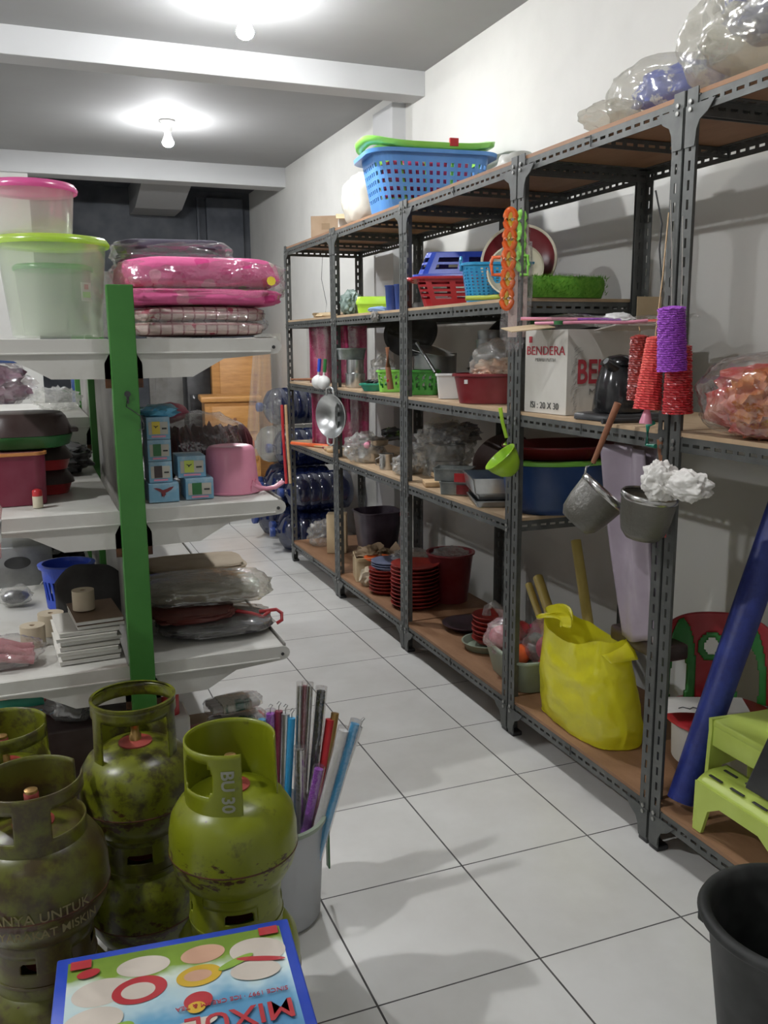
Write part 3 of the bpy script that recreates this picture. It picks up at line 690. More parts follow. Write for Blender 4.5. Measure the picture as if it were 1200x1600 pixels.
tag(P('storage_box', B().box((0, 0, 0.2), (0.30, 0.3, 0.4), bev=0.006), 'brownpan', loc=(-0.945, 0.93, 0)), 'dark maroon box under the lowest left shelf, behind the gas cylinders', 'box')
tag(P('crate', B().box((0, 0, 0.19), (0.28, 0.42, 0.38), bev=0.006), 'cardb', loc=(-1.23, 0.96, 0)), 'brown carton under the left shelf edge carrying coloured rolls', 'carton')
for i, (x, y, z, m_, lb) in enumerate([(-1.22, 0.90, .478, 'coral', 'long coral red roll, topmost of the rolls at the left edge'), (-1.22, 0.88, .452, 'teal', 'dark teal roll below the coral one at the left edge'), (-1.22, 0.86, .418, 'cyan', 'blue roll near the bottom of the rolls at the left edge'), (-1.22, 0.84, .394, 'magenta', 'dull magenta roll, lowest of the rolls at the left edge')]):
    tag(P('plastic_roll', B().tube([(-.22, 0, 0), (0, 0, 0.002), (.20, 0.01, 0)], 0.014, 12), m_, loc=(x, y, z)), lb, 'roll', 'coloured rolls at the left edge')
tag(P('plastic_bundle', B().blob((0, 0, 0), (0.07, 0.06, 0.045), 0.3, 4, 4), 'filmd', loc=(-0.95, 0.84, 0.452)), 'black film bundle on the dark maroon box under the lowest shelf', 'bundle')
tag(P('red_bag', B().blob((0, 0, 0), (0.06, 0.08, 0.035), 0.2, 3, 9), 'red', loc=(-0.98, 1.0, 0.44)), 'bright red bag peeping out under the lowest left shelf', 'bag')
tag(P('red_white_packet', B().box((0, 0, 0), (0.05, 0.06, 0.09), bev=0.01), 'red', loc=(-0.70, 0.84, 0.42), rz=.3), 'small red packet just right of the green post foot', 'packet')
tag(P('packet_stack', B().box((0, 0, 0.19), (0.09, 0.12, 0.38), bev=0.01), 'paper', loc=(-0.69, 0.86, 0)), 'pale pack standing behind the green post', 'pack')

# ================================================================ top shelf left (z 1.412)
TZ = 1.4095
t = T('storage_jar', 'large clear tub with a lime lid, a smaller tub inside it', 'container', (-0.915, 0.905, TZ), 0.1)
P('tub', B().lathe([(0, 0.002), (0.10, 0.002), (0.108, 0.008), (0.130, 0.225), (0.133, 0.232), (0.131, 0.234), (0.128, 0.228), (0.105, 0.01), (0, 0.006)], 48), 'clearp', t)
P('lid', B().lathe([(0, 0.236), (0.12, 0.236), (0.131, 0.232), (0.139, 0.226), (0.141, 0.234), (0.132, 0.246), (0.118, 0.248), (0.11, 0.243), (0, 0.243)], 48), film('lime_lid', (0.62, 0.82, 0.12), 0.08, 0.75, 0.1, 5, 0.2), t)
t = T('storage_jar', 'smaller clear tub with a green lid, inside the large one', 'container', (-0.915, 0.90, TZ+0.009), 0.1)
P('tub', B().lathe([(0, 0.001), (0.074, 0.001), (0.080, 0.006), (0.092, 0.160), (0.089, 0.160), (0.076, 0.008), (0, 0.005)], 40), 'clearp', t)
P('lid', B().lathe([(0, 0.164), (0.085, 0.164), (0.096, 0.158), (0.097, 0.166), (0.090, 0.172), (0, 0.171)], 40), film('green_lid', (0.25, 0.75, 0.30), 0.08, 0.6, 0.1, 5, 0.2), t)
st = P('sticker', B().box((0.064, -0.078, 0.105), (0.03, 0.002, 0.045), rz=0.55), 'paper', t, smooth=False)
P('sticker_print', B().box((0.0645, -0.0795, 0.098), (0.022, 0.002, 0.014), rz=0.55), 'limegreen', st, smooth=False)
P('sticker_figure', B().box((0.0645, -0.0795, 0.117), (0.012, 0.002, 0.012), rz=0.55), 'pk3', st, smooth=False)
t = T('storage_jar', 'clear tub with a pink lid on top of the lime lidded tub', 'container', (-0.955, 0.905, TZ+0.2485), 0.1)
P('tub', B().lathe([(0, 0.001), (0.086, 0.001), (0.092, 0.006), (0.101, 0.105), (0.104, 0.112), (0.102, 0.114), (0.099, 0.108), (0.089, 0.009), (0, 0.005)], 44), 'clearp', t)
P('lid', B().lathe([(0, 0.116), (0.094, 0.116), (0.101, 0.112), (0.110, 0.106), (0.112, 0.114), (0.104, 0.126), (0.09, 0.126), (0.085, 0.121), (0, 0.121)], 44), film('pink_lid', (0.85, 0.20, 0.50), 0.08, 0.75, 0.1, 5, 0.2), t)
tag(P('plastic_packet', B().box((0, 0, 0.09), (0.06, 0.16, 0.17), bev=0.02), 'film2', loc=(-0.795, 1.02, TZ), rz=0.1), 'clear packet squeezed between the lime lidded tub and the blankets', 'packet')
# blankets
def pat(name, base, cols, scale):
    m, nt, b = _mat(name)
    v = nt.nodes.new('ShaderNodeTexVoronoi'); v.inputs['Scale'].default_value = scale
    tc = nt.nodes.new('ShaderNodeTexCoord'); nt.links.new(tc.outputs['Object'], v.inputs['Vector'])
    sp = nt.nodes.new('ShaderNodeSeparateXYZ'); nt.links.new(v.outputs['Color'], sp.inputs[0])
    st_ = [(0.0, cols[0])]; n = len(cols)
    rp = nt.nodes.new('ShaderNodeValToRGB'); rp.color_ramp.interpolation = 'CONSTANT'; nt.links.new(sp.outputs[0], rp.inputs[0])
    e = rp.color_ramp.elements; e[0].color = (*cols[0], 1); e[1].position = 1/n; e[1].color = (*cols[1 % n], 1)
    for k in range(2, n): x = e.new(k/n); x.color = (*cols[k], 1)
    lt = nt.nodes.new('ShaderNodeMath'); lt.operation = 'LESS_THAN'; lt.inputs[1].default_value = 0.32; nt.links.new(v.outputs['Distance'], lt.inputs[0])
    mx = nt.nodes.new('ShaderNodeMixRGB'); nt.links.new(lt.outputs[0], mx.inputs[0]); mx.inputs[1].default_value = (*base, 1); nt.links.new(rp.outputs[0], mx.inputs[2])
    nt.links.new(mx.outputs[0], b.inputs['Base Color']); b.inputs['Roughness'].default_value = 0.8
    _bump(nt, b, _noise(nt, 12, 3).outputs['Fac'], 0.5, 0.02)
    return m
K['blk_pink'] = pat('pink_blanket', (0.74, 0.13, 0.32), [(0.78, 0.38, 0.48), (0.75, 0.62, 0.55), (0.74, 0.13, 0.32), (0.42, 0.33, 0.16), (0.62, 0.05, 0.22), (0.80, 0.30, 0.42)], 17)
K['blk_white'] = pat('cream_blanket', (0.58, 0.43, 0.38), [(0.58, 0.43, 0.38), (0.45, 0.08, 0.10), (0.58, 0.43, 0.38), (0.6, 0.5, 0.42), (0.6, 0.28, 0.26)], 45)
def checks(name, base, line, scale):
    m, nt, b = _mat(name)
    tc = nt.nodes.new('ShaderNodeTexCoord'); n = _noise(nt, 9, 3)
    v = nt.nodes.new('ShaderNodeTexBrick'); v.inputs['Scale'].default_value = scale; v.offset = 0
    v.inputs['Color1'].default_value = (*base, 1); v.inputs['Color2'].default_value = (*mix(base, (1, 1, 1), .1), 1); v.inputs['Mortar'].default_value = (*line, 1)
    v.inputs['Mortar Size'].default_value = 0.02; v.inputs['Brick Width'].default_value = 0.25; v.inputs['Row Height'].default_value = 0.25
    mp = nt.nodes.new('ShaderNodeMapping'); mp.inputs['Rotation'].default_value = (R(90), 0, 0)
    nt.links.new(tc.outputs['Object'], mp.inputs[0]); nt.links.new(mp.outputs[0], v.inputs['Vector'])
    n2 = _noise(nt, 26, 2); r2 = _ramp(nt, n2.outputs['Fac'], [(0.62, (0, 0, 0)), (0.66, (1, 1, 1))])
    mx = nt.nodes.new('ShaderNodeMixRGB'); nt.links.new(r2.outputs[0], mx.inputs[0]); nt.links.new(v.outputs[0], mx.inputs[1]); mx.inputs[2].default_value = (0.45, 0.08, 0.12, 1)
    nt.links.new(mx.outputs[0], b.inputs['Base Color']); b.inputs['Roughness'].default_value = 0.85
    _bump(nt, b, n.outputs['Fac'], 0.7, 0.03)
    return m
K['blk_check'] = checks('cream_checked_blanket', (0.64, 0.49, 0.44), (0.40, 0.20, 0.20), 9)
def folded(name, label, loc, w_, d_, h_, mat, fm, seed, layers=3, rz=0.0, bulge=1.0, over=1.07, hs=None):
    t = T(name, label, 'blanket', loc, rz)
    q = B()
    for k in range(layers):
        z0 = h_*k/layers
        hh = h_/layers
        if hs: z0 = h_*sum(hs[:k]); hh = h_*hs[k]
        q.blob((rnd.uniform(-.004, .004), rnd.uniform(-.006, .006), z0+hh/2), (w_/2*rnd.uniform(.97, 1.0), d_/2, hh*0.56), 0.05, 2.5, seed+k, sub=4, sq=0.5)
    o = P('folds', q, mat, t)
    P('wrap', B().blob((0, 0, h_/2), (w_/2*over, d_/2*over, h_/2*1.08), 0.07, 3.0, seed+9, sub=5, sq=0.55), fm, t)
    return t
folded('folded_blanket', 'cream checked blanket in clear wrap, bottom of the blanket pile', (-0.565, 0.90, TZ+0.006), 0.34, 0.32, 0.072, 'blk_check', 'filmwrap', 3, 2)
folded('folded_blanket', 'bright pink printed blanket in shiny clear wrap on the checked one', (-0.557, 0.905, TZ+0.082), 0.43, 0.34, 0.118, 'blk_pink', 'filmwrap', 11, 2, over=1.04, hs=(.36, .64))
folded('folded_blanket', 'dark grey blanket in clear wrap, top of the blanket pile', (-0.60, 1.02, TZ+0.190), 0.30, 0.30, 0.065, plain('dark_grey_fleece', (0.07, 0.06, 0.09), 0.9), 'film2', 21, 2, rz=-0.15)
tag(P('yellow_sticker', B().lathe([(0, 0), (0.012, 0), (0.012, 0.001), (0, 0.001)], 8, rot=Euler((R(82), 0, 0))), 'yellow', loc=(-0.395, 0.733, TZ+0.142)), 'small yellow sticker on the pink wrapped blanket', 'sticker')

# ================================================================ middle shelf (z .985)
MZ = 0.986
t = T('storage_bin', 'magenta plastic bin with an orange rim on the middle shelf', 'bin', (-1.075, 0.985, MZ), 0.05)
P('bin_wall', B().rrings([(0.20, 0.20, 0.0, 0.03), (0.206, 0.206, 0.13, 0.03), (0.196, 0.196, 0.13, 0.03), (0.19, 0.19, 0.008, 0.03)], cap1=True), 'magenta', t)
P('rim', B().rrings([(0.204, 0.204, 0.128, 0.03), (0.214, 0.214, 0.130, 0.03), (0.214, 0.214, 0.137, 0.03), (0.20, 0.20, 0.137, 0.03)], cap0=False, cap1=False), plain('orange_rim', (0.62, 0.25, 0.06), 0.4), t)
P('lid', B().rrings([(0.2, 0.2, 0.131, 0.03), (0.2, 0.2, 0.135, 0.03)]), plain('dull_pink_lid', (0.35, 0.12, 0.11), 0.5), t)
t = T('casserole', 'black oval pan with a green base on top of the magenta bin', 'pan', (-1.02, 1.02, MZ+0.139), 0.05)
P('base', B().rrings([(0.20, 0.17, 0, 0.08), (0.235, 0.20, 0.006, 0.09), (0.255, 0.22, 0.034, 0.10), (0.25, 0.215, 0.036, 0.1)], 8), 'midgreen' if False else 'dgreen', t)
P('cover', B().rrings([(0.255, 0.22, 0.036, 0.10), (0.25, 0.215, 0.05, 0.10), (0.225, 0.19, 0.082, 0.09), (0.205, 0.17, 0.092, 0.08), (0.19, 0.16, 0.093, 0.07)], 8), 'brownpan', t)
P('side_handle', B().box((0.128, -0.02, 0.044), (0.025, 0.05, 0.012), bev=0.004), 'brownpan', t)
tag(P('red_capped_bottle', B().lathe([(0, 0), (0.012, 0), (0.0125, 0.002), (0.0125, 0.030), (0, 0.030)], 20), 'cream', loc=(-0.995, 0.845, MZ)), 'tiny cream bottle with a red cap before the magenta bin', 'bottle')
P('cap', B().lathe([(0, 0.030), (0.0125, 0.030), (0.012, 0.044), (0.006, 0.048), (0, 0.048)], 20), 'red', bpy.data.objects['red_capped_bottle'])
for k, (z, lb) in enumerate([(0.0, 'red baking dish with a dark brown lid, lower one beside the magenta bin'), (0.068, 'red baking dish with a dark brown lid, upper one beside the magenta bin')]):
    t = T('lidded_dish', lb, 'dish', (-0.985, 1.12, MZ+z), 0.0, 'red dishes with brown lids')
    P('dish', B().rrings([(0.15, 0.16, 0, 0.05), (0.17, 0.18, 0.028, 0.06), (0.18, 0.19, 0.03, 0.06)], 6), 'red', t)
    P('lid', B().rrings([(0.184, 0.194, 0.03, 0.06), (0.17, 0.18, 0.044, 0.06), (0.14, 0.15, 0.066, 0.05)], 6), 'brownpan', t)
t = T('carrier_bag', 'clear plastic bag with a pale edge hanging at the left edge', 'bag', (-1.16, 0.60, 0.99))
P('bag', B().blob((0, 0, 0), (0.085, 0.05, 0.115), 0.15, 2.5, 5, sq=0.8), 'filmpink', t)
P('edge_strip', B().tube([(0.0, -0.05, 0.12), (0.05, -0.052, 0.09), (0.085, -0.05, 0.02), (0.082, -0.05, -0.02), (0.05, -0.05, -0.09), (0.02, -0.05, -0.115)], 0.0028, 6), 'whitep', t)
P('hanger_string', B().tube([(0.0, 0.0, 0.10), (0.0, 0.06, 0.20), (0.0, 0.125, 0.32)], 0.0014, 6), 'whitep', t)
# small boxes with a bird
K['lbl_blue'] = spots('pale_blue_box', (0.20, 0.42, 0.58), (0.52, 0.62, 0.68), 9, 0.45, 0.62, rough=0.45)
K['lblw'] = plain('box_label', (0.55, 0.52, 0.44), 0.5)
def bird(par, x, z, s, mat, y):
    q = B()
    poly = [(0, -.35), (.18, -.15), (.12, 0), (.35, .08), (.75, .30), (1.0, .62), (.6, .55), (.3, .42), (.1, .3), (-.1, .3), (-.35, .45), (-.7, .55), (-1.05, .55), (-.6, .25), (-.3, .05), (-.2, -.1), (-.25, -.4), (-.1, -.3), (-.05, -.5)]
    a = [q.bm.verts.new((x+u*s, y, z+v*s)) for u, v in poly]; f = q.bm.faces.new(a); bmesh.ops.triangulate(q.bm, faces=[f])
    P('bird_print', q, mat, par, smooth=False)
def bulbbox(label, loc, w_, h_, kind, rz=0.0):
    t = T('small_box', label, 'box', loc, rz, 'small pale blue printed boxes')
    P('box', B().box((0, 0.05, h_/2), (w_, 0.10, h_), bev=0.0015), 'lbl_blue', t, smooth=False)
    if kind == 'big': bird(t, 0, h_*0.5, w_*0.33, 'maroon', -0.001)
    else:
        P('label_panel', B().box((0.0, -0.0005, h_*0.5), (w_*0.82, 0.001, h_*0.56)), 'lblw', t, smooth=False)
        P('colour_patch', B().box((-w_*0.1, -0.0015, h_*0.52), (w_*0.34, 0.001, h_*0.56)), {'y': 'yellow', 'g': 'yelgreen', 'd': 'brownpan', 'k': 'dgreen'}[kind], t, smooth=False)
        if kind in 'yg': bird(t, -w_*0.1, h_*0.55, w_*0.11, 'inkblack', -0.0025)
        P('print_stroke', B().box((w_*0.25, -0.0015, h_*0.48), (w_*0.2, 0.001, h_*0.07)), 'inkblack', t, smooth=False)
        P('print_base', B().box((0, -0.0015, h_*0.13), (w_*0.6, 0.001, h_*0.08)), 'pink', t, smooth=False)
    return t
bulbbox('pale blue box with a large red bird, lowest by the green post', (-0.685, 0.79, MZ), 0.078, 0.050, 'big')
bulbbox('pale blue box with a brown patch, on the large red bird box', (-0.69, 0.80, MZ+0.051), 0.060, 0.056, 'd')
bulbbox('pale blue box with a dark green patch, third up in the left column', (-0.69, 0.80, MZ+0.108), 0.060, 0.056, 'k')
bulbbox('pale blue box with a yellow bird patch, top of the left column', (-0.69, 0.80, MZ+0.165), 0.060, 0.058, 'y')
bulbbox('pale blue box with a dark green patch, lowest beside the pink dipper', (-0.590, 0.80, MZ), 0.074, 0.056, 'k', -0.02)
bulbbox('pale blue box with a yellow green bird patch, upper beside the pink dipper', (-0.605, 0.82, MZ+0.057), 0.074, 0.058, 'g', -0.02)
tag(P('blue_bag', B().blob((0, 0, 0.010), (0.05, 0.06, 0.018), 0.4, 4, 2), plain('light_blue_film', (0.12, 0.48, 0.72), 0.2), loc=(-0.68, 0.86, MZ+0.2245)), 'crumpled light blue bag on the left column of small boxes', 'bag')
t = T('water_dipper', 'pink plastic water dipper upside down on the middle shelf', 'dipper', (-0.483, 0.90, MZ), 0.0)
P('cup', B().lathe([(0.076, 0), (0.080, 0), (0.080, 0.005), (0.077, 0.006), (0.067, 0.118), (0.060, 0.128), (0.05, 0.130), (0.045, 0.126), (0, 0.126), (0, 0.122), (0.06, 0.120), (0.073, 0.004)], 48), 'pink', t)
P('handle', B().tube([(0.045, -0.052, 0.024), (0.065, -0.058, 0.014), (0.085, -0.06, 0.010), (0.11, -0.055, 0.012), (0.135, -0.045, 0.024)], [0.017, 0.013, 0.011, 0.011, 0.011], 12, flat=0.55), 'pink', t)
P('handle_rib', B().prism([(0.045, 0.0), (0.080, 0.006), (0.066, 0.030), (0.055, 0.04)], 'y', -0.062, -0.056).prism([(0.038, 0.0), (0.062, 0.006), (0.05, 0.032), (0.045, 0.038)], 'y', -0.068, -0.063), 'pink', t)
t = T('lace_cloth', 'dark red frilled cloth in clear wrap behind the small boxes', 'cloth', (-0.535, 1.17, MZ))
q = B()
for k in range(26):
    x = -0.14+0.29*k/25; q.blob((x, 0, 0.085+0.012*math.sin(k*2.1)), (0.013, 0.12, 0.075), 0.2, 5, k, sub=2)
P('frills', q, plain('dark_red_cloth', (0.12, 0.004, 0.012), 0.7), t)
P('wrap', B().blob((0, 0, 0.105), (0.16, 0.14, 0.10), 0.08, 3, 6, sub=4, sq=.8), 'filmwrap', t)
tag(P('pink_pouch', B().blob((0, 0, 0.03), (0.05, 0.06, 0.03), 0.15, 3, 6), plain('dusty_pink', (0.42, 0.08, 0.14), 0.5), loc=(-0.60, 1.20, MZ+0.175)), 'dusty pink pouch on the red frilled cloth', 'pouch')

# ================================================================ lowest shelf (z .575)
LZs = 0.576
for k in range(9):
    wob = [0, .004, -.003, .002, .006, -.004, .003, .010, .008][k]
    lbl = {0: 'white notebook at the bottom of the notebook stack', 1: 'white notebook, second from the bottom of the stack', 2: 'white notebook, third from the bottom of the stack', 3: 'white notebook, fourth from the bottom of the stack', 4: 'white notebook in the exact middle of the stack', 5: 'white notebook, fourth from the top of the stack', 6: 'white notebook, topmost of the wider ones', 8: 'brown covered notebook on top of the notebook stack', 7: 'notebook just under the top brown one'}.get(k, 'white edged notebook in the middle of the stack by the green post')
    wn = 0.150 if k < 7 else 0.118
    t = T('notebook', lbl, 'notebook', (-0.90+wob+(0.022 if k > 6 else 0), 0.83+wob, LZs+0.0125*k), 0.06+wob*3, 'stacked notebooks by the green post')
    P('pages', B().box((0, 0.05, 0.006), (wn, 0.19, 0.0085)), 'paper', t, smooth=False)
    P('cover', B().box((0, 0.05, 0.0112), (wn+0.003, 0.193, 0.0014)), plain('brown_cover', (0.17, 0.10, 0.055), 0.6) if k > 6 else 'cardw', t, smooth=False)
def proll(label, loc, r=0.032, h=0.055):
    t = T('paper_roll', label, 'roll', loc, 0, 'beige paper rolls on the low shelf')
    P('roll', B().lathe([(0.008, 0), (r, 0), (r, h), (0.008, h), (0.008, 0)], 36), 'roll', t)
    P('core', B().lathe([(0.0078, 0.0), (0.0078, h-0.001), (0.0058, h-0.001), (0.0058, 0)], 16), 'cardb', t)
proll('beige paper roll standing on top of the notebooks', (-0.90, 0.895, LZs+0.116), 0.029, 0.053)
proll('beige paper roll left of the notebooks, nearest the camera', (-1.035, 0.99, LZs), 0.033, 0.058)
proll('beige paper roll left of the notebooks, half hidden behind the other', (-0.985, 1.08, LZs), 0.036, 0.062)
t = T('plastic_bundle', 'bundle of pink ribbed bags in clear film on the low left shelf', 'bundle', (-1.11, 0.84, LZs))
q = B()
for k in range(9): q.tube([(-0.09, -0.04+0.011*k, 0.02+0.012*(k % 4)), (0, -0.035+0.010*k, 0.035+0.010*((k*2) % 4)), (0.075, -0.03+0.008*k, 0.018+0.008*(k % 3))], 0.012, 8)
P('ribs', q, plain('dusty_pink_plastic', (0.50, 0.20, 0.22), 0.3), t); 
P('film', B().blob((0, 0, 0.038), (0.105, 0.07, 0.042), 0.15, 4, 14, sub=4), 'filmwrap', t)
t = T('laundry_basket', 'royal blue round basket with a pierced wall on the low shelf', 'basket', (-0.925, 1.37, LZs))
q = B().lattice(0.13, 0.13, 0.152, 0.152, 0.135, 56, 9, cr=0.065, hole=lambda i, j: i % 2 and 2 <= j <= 5)
P('wall', q, 'blue', t, thick=0.003, smooth=False)
P('base', B().rrings([(0.13, 0.13, 0, 0.064), (0.13, 0.13, 0.004, 0.064)]), 'blue', t)
P('rim', B().lathe([(0.072, 0.128), (0.086, 0.128), (0.088, 0.138), (0.074, 0.140), (0.072, 0.128)], 40), 'blue', t)
tag(P('grey_cloth', B().grid(lambda u, v: ((u-.5)*0.20, 0.05+0.02*v, 0.16*v*(0.65+0.5*math.sin(u*2.6+.3))+0.008*math.sin(9*u)), 24, 12), plain('dark_grey_felt', (0.035, 0.033, 0.032), 0.9), loc=(-0.868, 1.08, LZs+0.002), thick=0.006), 'dark grey felt piece leaning on the blue basket', 'cloth')
t = T('film_bag', 'small black item in clear film near the left edge of the low shelf', 'bag', (-1.085, 1.42, LZs))
P('item', B().blob((0, 0, 0.03), (0.04, 0.03, 0.022), 0.2, 3, 2), 'black', t)
P('film', B().blob((0, 0, 0.033), (0.052, 0.04, 0.032), 0.25, 4, 3), 'film2', t)
# right half
def stack_cloth(label, loc, w_, d_, n, mat, cat='bag', each=0.009, seed=0, nm='folded_bag', grp=None):
    for k in range(n):
        r0 = random.Random(seed*31+k)
        dx, dy, rz = r0.uniform(-.008, .008), r0.uniform(-.006, .006), r0.uniform(-.05, .05)
        lb = label % ({0: 'bottom', n-1: 'top'}.get(k, ['', 'second', 'third', 'fourth'][k]))
        q = B().blob((0, 0, each/2), (w_/2*r0.uniform(.94, 1), d_/2, each*0.62), 0.06, 3, seed+k, sub=4, sq=0.4)
        tag(P(nm, q, mat, loc=(loc[0]+dx, loc[1]+dy, loc[2]+each*k), rz=rz), lb, cat, grp)
stack_cloth('dark red bag folded flat, %s one under the beige bags', (-0.50, 1.49, LZs), 0.33, 0.24, 3, plain('wine_red_film', (0.10, 0.006, 0.015), 0.25, bump=0.4, bscale=25), seed=3, each=0.011, grp='folded dark red bags')
stack_cloth('beige fabric bag folded flat, %s of the beige pile behind the clear bag', (-0.50, 1.49, LZs+0.034), 0.33, 0.22, 4, 'bagbeige', seed=6, each=0.011, grp='folded beige bags')
t = T('hanger_pack', 'bright red plastic hangers on the low right shelf', 'hangers', (-0.43, 0.93, LZs+0.044), -0.25)
K['reds'] = 'red'
P('hook', B().tube([(0.02, -.03, 0.006), (0.07, -.03, 0.010), (0.085, -.035, 0.0), (0.085, -.045, -0.018), (0.07, -.05, -0.026)], 0.0055, 8), 'red', t)
P('frame', B().tube([(-0.12, 0, 0.008), (-0.06, -.02, 0.012), (0.0, -.04, 0.004), (0.03, -.045, -0.006), (0.05, -.03, 0.006)], 0.0055, 8), 'red', t)
t = T('dark_bag', 'dark grey bag in clear film lying on the low right shelf', 'bag', (-0.54, 0.94, LZs), -0.1)
P('cloth', B().blob((0, 0, 0.022), (0.16, 0.12, 0.02), 0.08, 3, 5, sub=4, sq=.7), plain('charcoal_cloth', (0.04, 0.035, 0.04), 0.8), t)
P('film', B().blob((0, 0, 0.026), (0.165, 0.125, 0.024), 0.1, 5, 6, sub=4, sq=.7), 'film2', t)
tag(P('red_brown_bag', B().blob((0, 0, 0.010), (0.12, 0.10, 0.012), 0.15, 3, 15, sub=4, sq=.6), plain('red_brown_bag', (0.16, 0.03, 0.02), 0.5), loc=(-0.60, 0.96, LZs+0.045)), 'red brown packet between the dark bag and the shiny clear bag', 'packet')
t = T('clear_bag', 'big shiny clear bag with beige contents on the low right shelf', 'bag', (-0.545, 1.06, LZs+0.062), -0.12)
P('contents', B().blob((0, 0, 0.032), (0.165, 0.11, 0.026), 0.08, 2.5, 4, sub=4, sq=.5), plain('beige_grey_cloth', (0.50, 0.47, 0.38), 0.7), t)
P('film', B().blob((0, 0, 0.034), (0.195, 0.13, 0.034), 0.08, 3, 7, sub=5, sq=.55), film('bright_wrap', (0.92, 0.91, 0.86), 0.2, 0.22, 1.0, 13, 0.1), t)

# second bay, seen through the gaps
t = T('clear_bag', 'plum coloured goods in clear film on the far left rack', 'bag', (-1.25, 3.55, 1.071))
P('goods', B().blob((0, 0, 0.12), (0.24, 0.14, 0.13), 0.3, 4, 5, sub=4), plain('plum_cloth', (0.13, 0.02, 0.06), 0.6, var=.4), t)
P('film', B().blob((0, 0, 0.13), (0.27, 0.18, 0.15), 0.3, 4, 6, sub=4), 'filmwrap', t)
tag(P('price_card', B().box((0, 0, 0), (0.055, 0.003, 0.055)), 'paper', loc=(-1.17, 3.36, 1.24), rot=(0.2, 0.4, 0)), 'white card on the plum coloured goods', 'card')
tag(P('clear_bag', B().blob((0, 0, 0.04), (0.085, 0.12, 0.045), 0.3, 4, 8, sub=4), 'film2', loc=(-0.90, 2.1, 1.152)), 'clear crumpled bag left of the far green post', 'bag')
for k, (m_, zz, w_) in enumerate([('cream', 0.821, 0.15), ('cream', 0.850, 0.13), ('whitep', 0.878, 0.115), ('whitep', 0.902, 0.105)]):
    tag(P('food_tray', B().rrings([(w_*.8, .2, 0, .03), (w_, .22, 0.024, .03), (w_-.01, .21, .024, .03), (w_*.78, .19, .004, .03)]), m_, loc=(-0.945, 1.98, zz)), ['cream tray, lowest of the tray stack by the far green post', 'cream tray, second in the tray stack', 'white tray, third in the tray stack', 'white tray on top of the tray stack'][k], 'tray', 'stacked food trays')
tag(P('black_bag', B().blob((0, 0, 0.06), (0.12, 0.16, 0.055), 0.3, 3, 3, sub=4), plain('black_film', (0.012, 0.012, 0.012), 0.25, bump=.6, bscale=18), loc=(-0.95, 2.25, 0.98-0.98+0.502)), 'crumpled black bag low in the second bay', 'bag')
tag(P('black_bag', B().blob((0, 0, 0.045), (0.11, 0.14, 0.05), 0.35, 3, 13, sub=4), plain('black_film_b', (0.02, 0.02, 0.02), 0.25, bump=.6, bscale=18), loc=(-0.93, 1.52, 0.987)), 'crumpled black bag at the back of the middle left shelf', 'bag')
t = T('gas_stove', 'grey steel stove with a round opening behind the blue basket', 'stove', (-1.09, 1.95, 0.502))
P('body', B().box((0, 0, 0.09), (0.26, 0.22, 0.18), bev=0.006), 'alud', t)
P('opening', B().lathe([(0, 0), (0.045, 0), (0.045, 0.003), (0, 0.003)], 28, (0.01, -0.112, 0.12), rot=Euler((R(90), 0, 0)), sy=.5), 'inkblack', t)
tag(P('white_cup', B().lathe([(0, 0), (0.025, 0), (0.032, 0.05), (0.029, 0.05), (0.022, 0.004), (0, 0.004)], 24), 'whitep', loc=(-1.0, 1.74, 0.502+0.02), rot=(0.9, 0, 0.5)), 'white cup lying on its side left of the blue basket', 'cup')

# ================================================================ goods on the right racks
S0, S4, S3, S2, S1 = 0.1365, 0.791, 1.1665, 1.5415, 1.9795
def open_tub(t, w0, d0, w1, d1, h, mat, wall=0.004, cr=0.04, rim=0.008, name='wall', rimmat=None):
    P(name, B().rrings([(w0, d0, 0, cr), (w1, d1, h, cr), (w1-2*wall, d1-2*wall, h, cr), (w0-2*wall, d0-2*wall, 0.006, cr)], 6), mat, t)
    P('rim', B().rrings([(w1-wall, d1-wall, h-0.006, cr), (w1+2*rim, d1+2*rim, h-0.007, cr+rim), (w1+2*rim, d1+2*rim, h, cr+rim), (w1-wall, d1-wall, h+0.002, cr)], 6, cap0=False, cap1=False), rimmat or mat, t)

# ---- top of the racks
t = T('laundry_basket', 'sky blue pierced laundry basket on the rack top, nested in a light green one', 'basket', (0.80, 2.44, S1), -0.12)
t.scale = (1.2, 1.2, 1.17)
holeA = lambda i, j: (i % 2 == 1) and (j % 2 == 1) and 1 < j < 13
P('wall', B().lattice(0.385, 0.25, 0.46, 0.30, 0.225, 96, 15, cr=0.07, hole=holeA), 'skyblue', t, thick=0.004, smooth=False)
P('base', B().rrings([(0.375, 0.24, 0, .07), (0.385, 0.25, 0.006, .07)]), 'skyblue', t)
P('rim', B().rrings([(0.455, 0.30, 0.212, .08), (0.515, 0.355, 0.208, .09), (0.520, 0.36, 0.222, .09), (0.46, 0.305, 0.228, .08)], 10, cap0=False, cap1=False), 'skyblue', t)
t2 = T('laundry_basket', 'light green laundry basket sitting inside the sky blue one on the rack top', 'basket', (0.80, 2.44, S1+0.016), -0.12)
t2.scale = (1.2, 1.2, 1.17)
P('wall', B().lattice(0.36, 0.225, 0.44, 0.28, 0.228, 72, 12, cr=0.065, hole=lambda i, j: 1 < j < 10 and i % 6), 'limegreen', t2, thick=0.003, smooth=False)
q = B(); n = 72
def rimf(s, ww, dd, z): return (ww/2*math.copysign(abs(math.cos(s))**0.55, math.cos(s)), dd/2*math.copysign(abs(math.sin(s))**0.55, math.sin(s)), z+0.016*math.cos(2*s)*(-1 if False else 1)-0.0*s)
